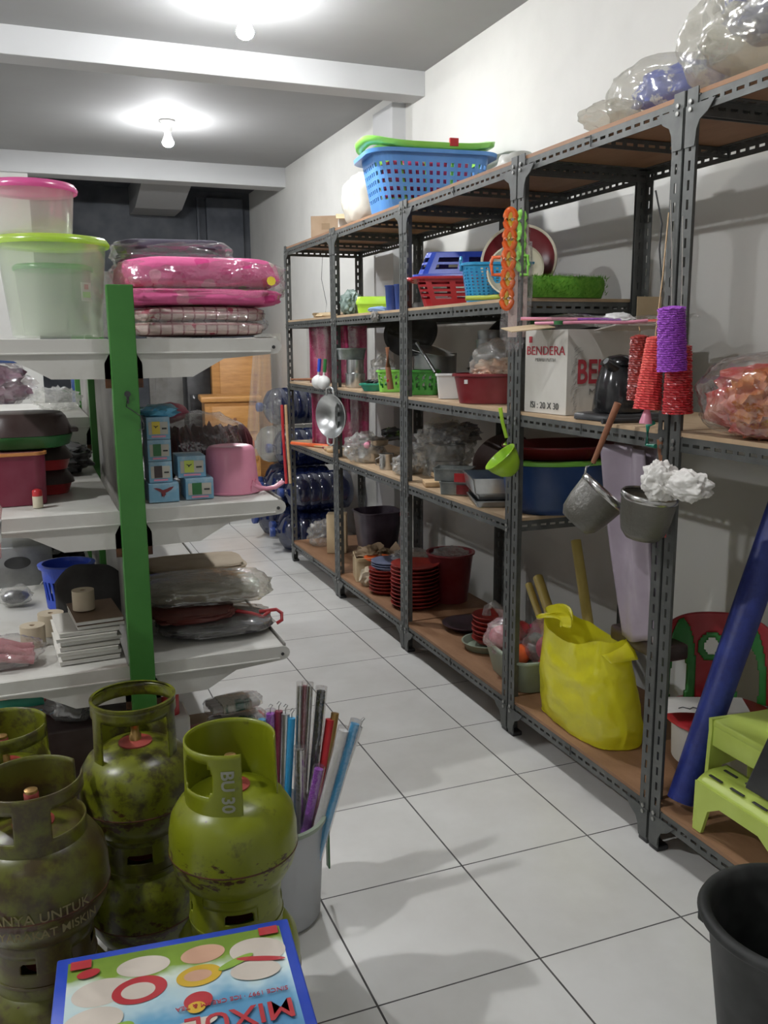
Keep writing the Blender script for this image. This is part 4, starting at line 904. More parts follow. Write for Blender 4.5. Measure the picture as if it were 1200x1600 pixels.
for a_, b_ in (((0.46, 0.29, 0.222), (0.515, 0.35, 0.232)), ((0.515, 0.35, 0.232), (0.522, 0.358, 0.248)), ((0.522, 0.358, 0.248), (0.48, 0.31, 0.252))):
    for k in range(n):
        s0, s1 = 2*PI*k/n, 2*PI*(k+1)/n
        q.bm.faces.new([q.bm.verts.new(rimf(s0, *a_)), q.bm.verts.new(rimf(s1, *a_)), q.bm.verts.new(rimf(s1, *b_)), q.bm.verts.new(rimf(s0, *b_))])
bmesh.ops.remove_doubles(q.bm, verts=q.bm.verts, dist=1e-5)
P('rim', q, 'limegreen', t2, thick=0.003)
P('red_clip', B().box((0.06, -0.174, 0.236), (0.035, 0.012, 0.03), bev=0.002), 'red', t2)
tag(P('pink_goods', B().blob((0, 0, 0.13), (0.20, 0.12, 0.12), 0.10, 4, 3, sub=4, sq=.6), pat('pink_red_goods', (0.62, 0.05, 0.18), [(0.7, 0.4, 0.4), (0.5, 0.02, 0.04), (0.65, 0.05, 0.25)], 20), loc=(0.80, 2.44, S1+0.022), rz=-0.12), 'pink and red goods inside the laundry baskets on the rack top', 'goods')
t = T('sack', 'tall cream plastic sack standing left of the blue laundry basket', 'sack', (0.70, 2.95, S1))
P('sack_body', B().blob((0, 0, 0.13), (0.12, 0.10, 0.145), 0.10, 2.5, 4, sub=4, sq=.75, flat=0.0), plain('cream_sack', (0.58, 0.55, 0.47), 0.5, bump=.4, bscale=10), t)
P('tied_neck', B().tube([(0.0, 0, 0.26), (0.01, 0, 0.30), (0.0, 0.01, 0.34)], [0.03, 0.014, 0.02], 10), plain('cream_sack_b', (0.58, 0.55, 0.47), 0.5), t)
tag(P('sack', B().blob((0, 0, 0.08), (0.10, 0.09, 0.09), 0.10, 2.5, 6, sub=4, sq=.75, flat=0.0), plain('grey_sack', (0.50, 0.50, 0.46), 0.5, bump=.4, bscale=10), loc=(0.93, 1.78, S1)), 'low pale sack behind the right end of the blue laundry basket', 'sack')
t = T('carton', 'closed brown cardboard carton at the far end of the rack tops', 'carton', (0.76, 3.66, S1), -0.55)
P('carton_body', B().box((0, 0, 0.075), (0.24, 0.17, 0.15), bev=0.002), 'cardb', t, smooth=False)
P('tape', B().box((0, 0, 0.1505), (0.24, 0.04, 0.001)), 'cardl', t, smooth=False)
P('print_mark', B().box((-0.03, -0.0855, 0.09), (0.05, 0.001, 0.035)), 'kraft', t, smooth=False)
t = T('open_carton', 'small pale open carton between the brown carton and the sack', 'carton', (0.70, 3.14, S1), -0.3)
P('carton_body', B().box((0, 0, 0.035), (0.17, 0.15, 0.07), bev=0.002), 'cardw', t, smooth=False)
P('flap', B().box((-0.03, -0.09, 0.075), (0.14, 0.06, 0.003), rx=0.5), 'cardl', t, smooth=False)
P('flap', B().box((0.08, 0, 0.088), (0.003, 0.13, 0.05), ry=0.4), 'cardw', t, smooth=False)

def topbag(label, loc, rz, r, seed, blobs):
    t = T('clear_sack', label, 'bag', loc, rz)
    for i, (c, rr, m_, nm) in enumerate(blobs): P(nm, B().blob(c, rr, 0.2, 3.5, seed+i, sub=4), m_, t)
    P('film', B().blob((0, 0, r[2]*0.95), r, 0.12, 1.6, seed+20, sub=5, sq=.7, flat=0.0), 'filmg', t)
    return t
K['bluepack'] = spots('blue_white_pack', (0.03, 0.06, 0.38), (0.62, 0.64, 0.66), 11, 0.54, 0.58, rough=0.3)
tb = topbag('grey clear sack of blue and white packs, left one on the near rack top', (0.80, 0.66, S1), -0.4, (0.19, 0.16, 0.10), 3,
       [((0.01, -.03, 0.105), (0.135, 0.11, 0.075), 'bluepack', 'blue_packs'), ((-0.01, -0.05, 0.03), (0.10, 0.06, 0.03), 'blue', 'blue_packs')])
P('film_corner', B().blob((-0.19, 0.0, 0.05), (0.09, 0.10, 0.04), 0.2, 2, 5, sub=4), 'filmg', tb)
tb = topbag('clear sack with a blue band and packs, right one on the near rack top', (0.80, 0.24, S1), -0.2, (0.25, 0.20, 0.14), 9,
       [((-0.02, -0.03, 0.19), (0.17, 0.13, 0.07), 'bluepack', 'blue_packs'), ((0.12, -0.10, 0.13), (0.05, 0.05, 0.04), 'bluepack', 'dark_packs')])
P('blue_band', B().tube([(-0.08, -0.16, 0.17), (0.0, -0.185, 0.20), (0.08, -0.18, 0.215), (0.16, -0.14, 0.22)], 0.009, 8, flat=1.6), 'cyan', tb)
P('film_tail', B().blob((-0.14, -0.08, 0.10), (0.14, 0.09, 0.08), 0.2, 2, 11, sub=4), 'filmg', tb)
txt('MAWA', 0.05, 'inkgrey', tb, face_m((-0.11, -0.205, 0.055), (0.95, -0.25, 0.12), (-0.1, -0.1, 1)), 'faint_print')
P('knot', B().blob((-0.13, 0.05, 0.23), (0.05, 0.04, 0.05), 0.5, 3, 15, sub=4), 'filmg', tb)

# ---- second shelf from the top (1.54)
t = T('netted_bag', 'grey green net bag, leftmost on its shelf beside the lime box', 'bag', (0.60, 2.93, S2))
P('bag_body', B().blob((0, 0, 0.055), (0.055, 0.06, 0.068), 0.3, 4, 5, sub=4), spots('grey_green_net', (0.10, 0.15, 0.13), (0.20, 0.26, 0.23), 30, .4, .6, rough=.4, bump=.4), t)
t = T('food_box', 'lime green lidded box standing by the dark blue cups', 'box', (0.66, 2.74, S2), FACE)
P('base', B().rrings([(0.16, 0.11, 0, .015), (0.175, 0.12, 0.045, .018)], 4), 'lime', t)
P('lid', B().rrings([(0.182, 0.127, 0.045, .018), (0.182, 0.127, 0.058, .018), (0.168, 0.115, 0.082, .018), (0.16, 0.107, 0.083, .018)], 4), 'lime', t)
tag(P('sachet', B().blob((0, 0, 0.012), (0.055, 0.03, 0.016), 0.2, 4, 5), plain('pale_blue_sachet', (0.22, 0.36, 0.62), 0.35), loc=(0.60, 2.53, S2), rz=FACE), 'pale blue sachet in front of the lime green box', 'packet')
tag(P('blue_box', B().box((0, 0, 0.07), (0.09, 0.05, 0.045), bev=.002).box((0, 0, 0.024), (0.085, 0.045, 0.048)), 'navy', loc=(0.90, 3.00, S2+0.0), rz=FACE), 'small navy box behind the lime green box', 'box')
tag(P('grey_jar', B().lathe([(0, 0), (0.035, 0), (0.035, 0.05), (0.03, 0.06), (0, 0.06)], 20), 'filmd', loc=(0.92, 2.78, S2)), 'grey jar behind the lime green box by the pillar', 'jar')
for k, (y, lb) in enumerate([(2.41, 'dark blue plastic cup right of the lime box, left one'), (2.32, 'dark blue plastic cup, right one against the rack post')]):
    tag(P('tall_cup', B().lathe([(0, 0), (0.030, 0), (0.037, 0.11), (0.040, 0.113), (0.040, 0.118), (0.035, 0.118), (0.028, 0.004), (0, 0.004)], 28), 'dblue', loc=(0.625+0.01*k, y, S2)), lb, 'cup', 'dark blue cups')
t = T('red_basket', 'red plastic basket on the upper shelf under the blue one', 'basket', (0.745, 1.87, S2), FACE)
t.scale = (1.5, 1.3, 1.08)
P('wall', B().lattice(0.24, 0.19, 0.285, 0.225, 0.105, 60, 12, cr=0.02, hole=lambda i, j: j in (3, 5, 7, 9) and i % 4), 'red', t, thick=0.003, smooth=False)
P('base', B().rrings([(0.24, 0.19, 0, .02), (0.24, 0.19, 0.004, .02)]), 'red', t)
P('rim', B().rrings([(0.283, 0.223, 0.100, .02), (0.312, 0.25, 0.098, .03), (0.315, 0.253, 0.106, .03), (0.284, 0.224, 0.109, .02)], 4, cap0=False, cap1=False), 'red', t)
P('handle', B().tube([(-0.155, -.05, 0.10), (-0.165, -.03, 0.106), (-0.165, .03, 0.106), (-0.155, .05, 0.10)], 0.006, 8), 'red', t)
t = T('blue_basket', 'royal blue basket turned over on top of the red basket', 'basket', (0.75, 1.88, S2+0.116), FACE)
t.scale = (1.28, 1.15, 1.35)
P('wall', B().lattice(0.33, 0.25, 0.27, 0.20, 0.07, 60, 10, cr=0.03, hole=lambda i, j: j in (3, 4, 6, 7) and i % 6 in (1, 2, 3, 4)), 'blue', t, thick=0.003, smooth=False)
P('base', B().rrings([(0.27, 0.20, 0.068, .03), (0.27, 0.20, 0.073, .03)]), 'blue', t)
P('rim', B().rrings([(0.33, 0.25, 0.008, .03), (0.362, 0.28, 0.006, .04), (0.365, 0.283, 0.0, .04), (0.33, 0.25, 0.0, .03)], 4, cap0=False, cap1=False), 'blue', t)
t = T('woven_basket', 'light blue woven basket with round handles beside the red one', 'basket', (0.66, 1.46, S2), FACE)
t.scale = (1.3, 1.2, 1.15)
P('wall', B().lattice(0.17, 0.13, 0.20, 0.155, 0.118, 90, 24, cr=0.03, hole=lambda i, j: (i+j) % 2 == 0 and 2 < j < 22 and j % 2 == 0), 'cyan', t, thick=0.003, smooth=False)
P('base', B().rrings([(0.17, 0.13, 0, .03), (0.17, 0.13, 0.004, .03)]), 'cyan', t)
P('rim', B().rrings([(0.199, 0.154, 0.112, .03), (0.212, 0.167, 0.112, .035), (0.212, 0.167, 0.119, .035), (0.199, 0.154, 0.121, .03)], 4, cap0=False, cap1=False), 'cyan', t)
P('handle', B().tube([(-0.105, 0.02*math.cos(a), 0.122+0.02*math.sin(a)) for a in (2*PI*k/14 for k in range(14))], 0.0045, 8, closed=True), 'cyan', t)
tag(P('yellow_tube', B().tube([(-0.11, 0.0, 0.010), (-0.04, 0, 0.011), (0.03, 0, 0.016), (0.12, 0, 0.034)], 0.009, 10), 'yelgreen', loc=(0.60, 1.36, S2), rz=FACE), 'yellow green tube lying in front of the light blue basket', 'tube')
t = T('grass_tray', 'bright green artificial grass piece on the shelf end', 'grass tray', (0.73, 1.17, S2), 0.0)
q = B().rrings([(0.34, 0.15, 0, .07), (0.36, 0.17, 0.03, .08), (0.36, 0.17, 0.06, .08), (0.34, 0.15, 0.07, .07)], 6)
P('base', q, 'grass', t)
q = B(); rg = random.Random(2)
for k in range(2600):
    if rg.random() < 0.5: x, y, z = rg.uniform(-.17, .17), rg.choice((-1, 1))*rg.uniform(.070, .086), rg.uniform(0.004, .07)
    else: x, y, z = rg.uniform(-.175, .175), rg.uniform(-.08, .08), 0.065
    if abs(x) > 0.13: y *= 0.75
    d = Vector((rg.uniform(-1, 1), rg.uniform(-1, 1)+(-1.2 if y < -.05 else 0), rg.uniform(.2, 1.6))).normalized()*rg.uniform(.010, .02)
    s_ = Vector((rg.uniform(-1, 1), rg.uniform(-1, 1), 0)).normalized()*0.0016; p0 = Vector((x, y, z))
    q.bm.faces.new([q.bm.verts.new(p0-s_), q.bm.verts.new(p0+s_), q.bm.verts.new(p0+d)])
o = P('grass_blades', q, 'grass', t, smooth=False); o['kind'] = 'stuff'
t = T('upright_bowl', 'large cream bowl with maroon inside standing on edge behind the grass', 'bowl', (0.74, 1.43, S2+0.125), 0, rot=(R(72), R(0), R(-38)))
P('bowl', B().lathe([(0, -0.005), (0.06, -0.005), (0.11, 0.022), (0.135, 0.065), (0.14, 0.066), (0.139, 0.069), (0.131, 0.067), (0.104, 0.026), (0, 0.002)], 48), 'cream', t)
P('inside', B().lathe([(0, 0.0025), (0.1038, 0.0265), (0.130, 0.066)], 48), 'maroon', t)
t = T('upright_bowl', 'cream bowl leaning inside the maroon lined bowl behind the grass', 'bowl', (0.69, 1.37, S2+0.088), 0, rot=(R(66), R(0), R(-38)))
P('bowl', B().lathe([(0, -0.002), (0.05, -0.002), (0.085, 0.02), (0.10, 0.05), (0.103, 0.052), (0.097, 0.052), (0.08, 0.022), (0, 0.004)], 44), 'cream', t)
tag(P('card_sheet', B().box((0, 0, 0.06), (0.10, 0.003, 0.12)), 'cardl', loc=(0.98, 0.98, S2-0.12), rz=0), 'tan card standing up at the end of the grass shelf', 'card')
tag(P('kraft_parcel', B().blob((0, 0, 0.014), (0.11, 0.08, 0.016), 0.2, 3, 4, sq=.6), 'cardl', loc=(0.66, 3.40, S2)), 'flat tan paper parcel on the farthest upper shelf', 'parcel')
tag(P('clear_bag', B().blob((0, 0, 0.03), (0.07, 0.06, 0.035), 0.3, 4, 6), 'film2', loc=(0.66, 3.16, S2)), 'clear crumpled bag on the farthest upper shelf', 'bag')

# cookie cutter set on its card, hanging on the post
t = T('cutter_card', 'orange and green ring cutters on a pink card hanging on the rack post', 'cutter set', (0.512, 1.085, 1.45), -0.35)
P('card', B().box((0.018, 0.004, 0.14), (0.062, 0.003, 0.36)), plain('pale_pink_card', (0.62, 0.48, 0.42), 0.6), t, smooth=False)
P('card_film', B().blob((0.012, 0.0, 0.12), (0.05, 0.018, 0.20), 0.2, 4, 3, sub=4, sq=.7), 'filmwrap', t)
K['orclear'] = film('orange_clear', (0.95, 0.25, 0.02), 0.1, 0.75, 0.05, 4, 0.1)
K['ylclear'] = film('yellow_clear', (0.85, 0.65, 0.08), 0.1, 0.6, 0.05, 4, 0.1)
def ringc(x, z, r, mat, y=-0.018, e=1.35):
    P('ring_cutter', B().tube([(x+.74*r*math.cos(a), y, z+e*r*math.sin(a)) for a in (2*PI*k/24 for k in range(24))], 0.0042, 8, closed=True, flat=2.2), mat, t)
for k in range(5): ringc(-0.022+0.002*k, 0.085+0.062*k, 0.023, 'orclear')
for k in range(5): ringc(-0.016+0.002*k, 0.085+0.062*k, 0.013, 'ylclear', -0.016, 1.7)
for k in range(3): ringc(0.022, 0.205+0.062*k, 0.014, 'limegreen', -0.012, 2.0)
P('side_hook', B().tube([(-0.045, -.018, 0.16), (-0.07, -.018, 0.16), (-0.075, -.018, 0.19), (-0.07, -.018, 0.215), (-0.045, -.018, 0.215)], 0.006, 8), 'orange', t)
P('side_hook', B().tube([(0.02, -.014, 0.16), (0.045, -.014, 0.16), (0.048, -.014, 0.19), (0.045, -.014, 0.22), (0.025, -.014, 0.22)], 0.006, 8), 'limegreen', t)

# ---- third shelf (1.165)
# printed carton
t = T('printed_carton', 'white open carton with large red lettering on the middle shelf', 'carton', (0.545, 0.83, S3), 0.0)
ca = math.atan2(0.10, -0.025)
W1, W2, HB = 0.125, 0.42, 0.265
c0 = Vector((0.02, 0.0)); dl = Vector((-0.10, 1.0)).normalized(); dr = Vector((1.0, 0.10)).normalized()
LEN_L, LEN_R = 0.215, 0.42
q = B(); pl = [c0, c0+dr*LEN_R, c0+dr*LEN_R+dl*LEN_L, c0+dl*LEN_L]
for i in range(4):
    a, b = pl[i], pl[(i+1) % 4]
    q.bm.faces.new([q.bm.verts.new((a.x, a.y, 0.001)), q.bm.verts.new((b.x, b.y, 0.001)), q.bm.verts.new((b.x, b.y, HB)), q.bm.verts.new((a.x, a.y, HB))])
q.bm.faces.new([q.bm.verts.new((p.x, p.y, 0.001)) for p in pl]); bmesh.ops.remove_doubles(q.bm, verts=q.bm.verts, dist=1e-5)
P('carton_body', q, 'cardw', t, smooth=False, thick=0.004)
nl = Vector((-dl.y, dl.x)) * 1; nl = nl if nl.x < 0 else -nl
nr = Vector((dr.y, -dr.x)); nr = nr if nr.y < 0 else -nr
def on_left(u, z): p = c0+dl*u+nl*0.0035; return (p.x, p.y, z)
def on_right(u, z): p = c0+dr*u+nr*0.0035; return (p.x, p.y, z)
ML = lambda u, z: face_m(on_left(u, z), (-dl.x, -dl.y, 0), (0, 0, 1))
MR = lambda u, z: face_m(on_right(u, z), (dr.x, dr.y, 0), (0, 0, 1))
txt('BENDERA', 0.040, 'inkred', t, ML(0.108, 0.198), 'red_lettering', sx=1.15)
txt('MERAH PUTIH', 0.015, 'inkgrey', t, ML(0.108, 0.170), 'grey_lettering', sx=1.1)
txt('ISI : 20 X 30', 0.030, 'inkblack', t, ML(0.108, 0.024), 'black_lettering', sx=1.0)
txt('BENDERA', 0.105, 'inkred', t, MR(0.205, 0.130), 'red_lettering', sx=0.74, bold=0.002)
txt('MERAH PUTIH', 0.028, 'inkgrey', t, MR(0.205, 0.070), 'grey_lettering', sx=1.35)
q = B(); rg = random.Random(9)
for k in range(26):
    z = 0.01+0.2*k/26; u = 0.012+rg.uniform(0, 0.02); L = rg.uniform(.012, .03); a = rg.uniform(.3, 1.4)
    p0 = Vector(on_right(u, z)); p1 = Vector(on_right(u+L*math.cos(a), z+L*math.sin(a)))
    q.tube([p0, (p0+p1)/2+Vector((0, 0, 0.003)), p1], 0.0006, 4)
P('leaf_print', q, 'inkgrey', t)
P('flap', B().box((0, 0, 0), (0.14, 0.11, 0.003)), 'cardl', t, loc=(-0.065, 0.10, HB+0.006), rot=(0.12, -0.10, -0.2))
P('flap', B().box((0, 0, 0), (0.20, 0.10, 0.003)), 'cardw', t, loc=(0.22, -0.035, HB+0.004), rot=(-0.15, 0.0, 0.1))
P('red_tab', B().box((0, 0, 0), (0.002, 0.03, 0.02)), 'inkred', t, loc=(-0.001, 0.19, HB-0.03), rz=-ca+PI/2+0.1)
t = T('film_sheets', 'pink edged clear bags lying on top of the white printed carton', 'bags', (0.74, 0.84, S3+HB+0.012), -0.3)
P('film_sheet', B().grid(lambda u, v: ((u-.5)*0.46, (v-.5)*0.24, 0.012+0.012*math.sin(7*u+3*v)+0.01*math.sin(11*v)), 30, 14), 'filmwrap', t)
P('pink_edge', B().tube([(-0.27, -0.06, 0.006), (-0.12, -0.10, 0.008), (0.0, -0.11, 0.006), (0.07, -0.10, 0.012)], 0.005, 8), 'pink', t)
P('pink_edge', B().tube([(-0.30, 0.0, 0.022), (-0.16, -0.02, 0.02), (-0.05, -0.03, 0.018)], 0.005, 8), 'pink', t)
P('purple_edge', B().tube([(-0.13, -0.04, 0.018), (-0.05, -0.06, 0.018), (0.0, -0.06, 0.014)], 0.004, 8), 'purple', t)
P('white_crumple', B().blob((0.0, -0.03, 0.02), (0.05, 0.03, 0.018), 0.3, 4, 6), 'whitep', t)
for k in range(3): P('pink_stripe', B().box((0.08+0.028*k, -0.02, 0.010+0.003*k), (0.018, 0.12, 0.003), rz=.7), 'coral', t)
P('green_end', B().lathe([(0, 0), (0.016, 0.002), (0.016, 0.012), (0, 0.014)], 16, (-0.20, -0.075, 0)), 'dgreen', t)
# kettle
t = T('black_kettle', 'glossy black kettle standing right of the white carton lettering', 'kettle', (0.64, 0.665, S3), 0.1)
t.scale = (1.1, 1.1, 1.15)
P('kettle_base', B().rrings([(0.20, 0.15, 0, .02), (0.20, 0.15, 0.012, .02), (0.19, 0.14, 0.016, .02)]), 'black', t)
P('kettle_body', B().lathe([(0, 0.016), (0.066, 0.016), (0.070, 0.022), (0.062, 0.09), (0.05, 0.13), (0.046, 0.138), (0, 0.14)], 44), 'gloss_black', t)
P('kettle_lid', B().lathe([(0, 0.165), (0.03, 0.16), (0.05, 0.148), (0.053, 0.138), (0.048, 0.136), (0, 0.136)], 40), 'gloss_black', t)
P('spout', B().tube([(-0.03, -0.02, 0.13), (-0.058, -0.022, 0.142), (-0.068, -0.022, 0.149)], [0.018, 0.013, 0.009], 12), 'gloss_black', t)
P('kettle_handle', B().tube([(0.05, 0.0, 0.135), (0.09, 0, 0.15), (0.115, 0.0, 0.11), (0.11, 0, 0.06), (0.09, 0, 0.035), (0.064, 0, 0.04)], 0.011, 12), 'gloss_black', t)
tag(P('black_rod', B().tube([(-0.12, 0, 0.008), (0.11, 0.0, 0.009)], 0.008, 10), 'black', loc=(0.60, 0.50, S3), rz=-.15), 'black rod lying along the shelf before the kettle', 'rod')
tag(P('black_bag', B().blob((0, 0, 0.07), (0.07, 0.09, 0.075), 0.2, 3, 6, sub=4), 'black', loc=(0.86, 0.40, S3)), 'black rounded bag behind the red brushes', 'bag')

def bottle_brush(label, loc, mat, L, r0, r1, wire, lean, rz=0.0, lay=7, tail=True, n=3200, wirelen=0.22):
    t = T('bottle_brush', label, 'brush', loc, 0, 'bottle brushes on the rack post', rot=(lean[1], lean[0], rz))
    q = B(); rg = random.Random(int(loc[1]*1000))
    for k in range(lay*4):
        z = -L*(k+.5)/(lay*4); rr = r0+(r1-r0)*(k+.5)/(lay*4)
        q.lathe([(0.004, z+L/lay/8.4), (rr*0.93, z+L/lay/10-0.004), (rr*0.97, z-L/lay/10-0.004), (0.004, z-L/lay/8.4)], 26, wob=lambda a, zz: 0.05*math.sin(9*a+zz*900)+0.04*math.sin(17*a-zz*500))
    for k in range(n):
        z = -rg.uniform(0.0, L); a = rg.uniform(0, 2*PI); rr = (r0+(r1-r0)*(-z/L))*rg.uniform(.93, 1.08)
        zz = z - 0.006
        c, s_ = math.cos(a), math.sin(a); w_ = 0.0011
        q.bm.faces.new([q.bm.verts.new((0.5*rr*c-w_*s_, 0.5*rr*s_+w_*c, z)), q.bm.verts.new((0.5*rr*c+w_*s_, 0.5*rr*s_-w_*c, z)), q.bm.verts.new((rr*c, rr*s_, zz))])
    o = P('bristles', q, mat, t, smooth=False)
    P('wire_stem', B().tube([(0, 0, -L), (0, 0, 0), (0.002, 0, wirelen*0.5), (0.0, 0.002, wirelen)], 0.0018, 6), wire, t)
    if tail: P('end_cap', B().lathe([(0, 0), (0.006, 0), (0.016, -0.035), (0.016, -0.04), (0, -0.04)], 18, (0, 0, -L)), 'pink', t)
    return t
bottle_brush('dull red bottle brush, leftmost and farthest of the brushes', (0.50, 0.395, 1.41), 'brick', 0.165, 0.024, 0.035, 'woodl', (-0.06, 0), tail=False, wirelen=.02)
bottle_brush('bright coral bottle brush in the middle with a pink end', (0.48, 0.305, 1.405), 'coral', 0.18, 0.022, 0.036, 'woodl', (0.08, 0), wirelen=.30)
bottle_brush('red bottle brush right of the coral one, partly behind the violet brush', (0.49, 0.225, 1.385), 'red', 0.165, 0.030, 0.038, 'inox', (-0.03, 0), tail=False, wirelen=.30)
bottle_brush('violet bottle brush hanging in front of the red ones', (0.44, 0.20, 1.475), 'purple', 0.15, 0.033, 0.036, 'inox', (-0.07, 0), wirelen=.24, tail=False, n=4200)
tag(P('wire_loop', B().tube([(0, 0, 0), (-0.006, 0.01, 0.10), (0.0, 0.012, 0.16), (-0.018, 0.02, 0.24)], 0.0022, 6), 'inkblack', loc=(0.505, 0.32, 1.52)), 'dark twisted wire hanging above the bottle brushes', 'wire')
# red snack bag
t = T('clear_bag', 'big shiny clear bag of red and orange goods on the near shelf', 'bag', (0.715, 0.01, S3), -0.35)
t.scale = (1.12, 1.05, 1.15)
K['snack'] = spots('red_orange_goods', (0.48, 0.05, 0.04), (0.62, 0.30, 0.22), 9, .42, .62, rough=.5)
P('goods', B().blob((0.0, 0.02, 0.07), (0.19, 0.11, 0.08), 0.25, 3, 5, sub=4, sq=.8, flat=0.002), 'snack', t)
P('orange_goods', B().blob((-0.13, -0.03, 0.075), (0.065, 0.08, 0.065), 0.3, 4, 9, sub=4), spots('orange_goods', (0.55, 0.20, 0.04), (0.35, 0.05, 0.02), 14, .4, .6), t)
P('pink_goods', B().blob((0.03, -0.095, 0.06), (0.085, 0.03, 0.055), 0.2, 5, 7, sub=4), spots('pink_glitter', (0.72, 0.28, 0.33), (0.85, 0.6, 0.62), 60, .5, .6), t)
P('red_spot', B().blob((-0.035, -0.125, 0.045), (0.022, 0.008, 0.014), 0.1, 3, 1), 'orange', t)
P('red_spot', B().blob((0.05, -0.132, 0.05), (0.035, 0.008, 0.013), 0.1, 3, 2), 'orange', t)
P('film', B().blob((-0.01, 0, 0.085), (0.23, 0.155, 0.095), 0.08, 2.5, 17, sub=5, sq=.8, flat=0.002), 'filmwrap', t)
P('film_neck', B().tube([(0.12, -0.02, 0.16), (0.20, -0.03, 0.19), (0.26, -0.03, 0.21)], [0.03, 0.018, 0.03], 10), 'filmwrap', t)

# racks C / D on the third shelf
def lattice_tub(name, label, cat, loc, rz, w0, d0, w1, d1, h, mat, cr=0.02, hole=None, nu=60, nv=10, group=None):
    t = T(name, label, cat, loc, rz, group)
    P('wall', B().lattice(w0, d0, w1, d1, h, nu, nv, cr=cr, hole=hole or (lambda i, j: False)), mat, t, thick=0.003, smooth=False)
    P('base', B().rrings([(w0, d0, 0, cr), (w0, d0, 0.004, cr)]), mat, t)
    P('rim', B().rrings([(w1-.003, d1-.003, h-.006, cr), (w1+.016, d1+.016, h-.006, cr+.006), (w1+.016, d1+.016, h+.001, cr+.006), (w1-.003, d1-.003, h+.003, cr)], 4, cap0=False, cap1=False), mat, t)
    return t
hz = lambda i, j: (i % 3 != 0) and 1 < j < 9 and (i+j) % 3 != 0
lattice_tub('green_basket', 'light green perforated basket left of the rack post', 'basket', (0.64, 2.44, S3), FACE, .13, .12, .15, .14, .10, 'limegreen', hole=hz)
lattice_tub('green_basket', 'mid green perforated basket right of the rack post', 'basket', (0.66, 2.17, S3), FACE, .15, .14, .17, .16, .105, 'midgreen', hole=hz)
t = T('maroon_basin', 'dark red oval basin with white marks holding a clear bag', 'basin', (0.66, 1.50, S3), FACE-0.1)
t.scale = (1.3, 1.15, 1.1)
open_tub(t, .185, .145, .215, .175, .10, 'maroon', cr=.06, rim=.006)
for x in (-0.07, 0.06, 0.078): P('white_mark', B().box((x, -0.081, 0.075), (0.010, 0.002, 0.014)), 'whitep', t)
t = T('clear_bag', 'clear bag of peach coloured pieces in the dark red basin', 'bag', (0.68, 1.48, S3+0.055), FACE)
t.scale = (1.2, 1.15, 1.15)
P('goods', B().blob((0, 0, 0.055), (0.075, 0.055, 0.04), 0.3, 4, 3, sub=4), spots('peach_goods', (0.72, 0.42, 0.28), (0.70, 0.62, 0.48), 12, .4, .6), t)
P('film', B().blob((0, 0, 0.085), (0.085, 0.065, 0.075), 0.25, 3, 8, sub=4), 'film2', t)
t = T('white_tub', 'square white plastic tub left of the dark red basin', 'tub', (0.64, 1.83, S3), FACE); open_tub(t, .085, .085, .105, .105, .10, 'whitep', cr=.01, rim=.004)
# pans leaning / stacked
def pan_stack(name, label, loc, r, h, mat, rz=0, rot=None):
    return tag(P(name, B().lathe([(0, 0), (r*.93, 0), (r, h), (r*1.03, h+.002), (r*.985, h+.003), (r*.91, .004), (0, .004)], 44), mat, loc=loc, rot=rot), label, 'pan')
pan_stack('baking_pan', 'wide aluminium pan upside down over the white tub', (0.80, 1.72, S3+.165), .115, .045, 'alud', rot=(PI-0.12, 0.1, 0))
pan_stack('steamer_pan', 'deep aluminium pan on top of the wide pan', (0.80, 1.72, S3+.17), .085, .06, 'alud', rot=(-0.1, 0.1, 0))
pan_stack('cake_pan', 'small bright aluminium pan topmost of the pan pile', (0.79, 1.73, S3+.232), .065, .035, 'alud', rot=(-0.1, 0.1, 0))
tag(P('pan_support', B().lathe([(0, 0), (.10, 0), (.105, .118), (.10, .12), (0, .12)], 40), 'alud', loc=(0.83, 1.72, S3)), 'dull aluminium pot under the upturned wide pan', 'pot')
for k, (x, y, z, r, rx, rz, m_, lb) in enumerate([(0.93, 1.80, .20, .15, 75, -70, 'black', 'large black round pan leaning on the wall behind the aluminium pans'), (0.90, 1.52, .19, .14, 80, -60, 'brownpan', 'dark brown round pan leaning behind the aluminium pans'), (0.93, 1.30, .18, .14, 80, -62, 'black', 'black round pan leaning behind the dark red basin')]):
    tag(P('round_pan', B().lathe([(0, 0), (r*.85, 0), (r, .05), (r*1.02, .052), (r*.97, .052), (r*.83, .004), (0, .004)], 44), m_, loc=(x, y, S3+z-.02), rot=(R(rx), 0, R(rz))), lb, 'pan')
t = T('wok', 'black wok with a brown wooden handle leaning on the shelf left of the post', 'wok', (0.74, 2.46, S3+.27), 0, rot=(R(62), 0, R(-35)))
P('bowl', B().lathe([(0, -.045), (.05, -.04), (.10, -.015), (.13, .02), (.132, .02), (.10, -.012), (0, -.041)], 44), 'black', t)
t = T('frying_spatula', 'brown wooden handle hanging down in front of the green basket', 'handle', (0.535, 2.26, S3+.21), 0)
P('handle', B().tube([(0.0, 0, 0), (0.003, 0, -.09), (0.012, -.01, -.19)], [.011, .012, .015], 10), 'woodh', t)
P('red_mark', B().blob((-.004, -.014, -.15), (.006, .003, .007), .1), 'red', t)
tag(P('steel_ladle', B().tube([(0, 0, 0), (.05, -.09, -.13)], .008, 8), 'alud', loc=(.62, 2.12, S3+.23)), 'steel ladle slanting down beside the rack post', 'ladle')
tag(P('small_green_basket', B().lattice(.09, .07, .10, .08, .055, 50, 9, cr=.01, hole=lambda i, j: i % 2 and j % 2 and 0 < j < 8), 'dgreen', loc=(.70, 1.24, S3+.245), rz=FACE, thick=.003, smooth=False), 'small dark green basket hanging high behind the rack post', 'basket')
t = T('roasting_tin', 'grey rectangular tin with rounded corners, on the aluminium pots', 'tin', (0.61, 2.98, S3+.145), FACE+.35)
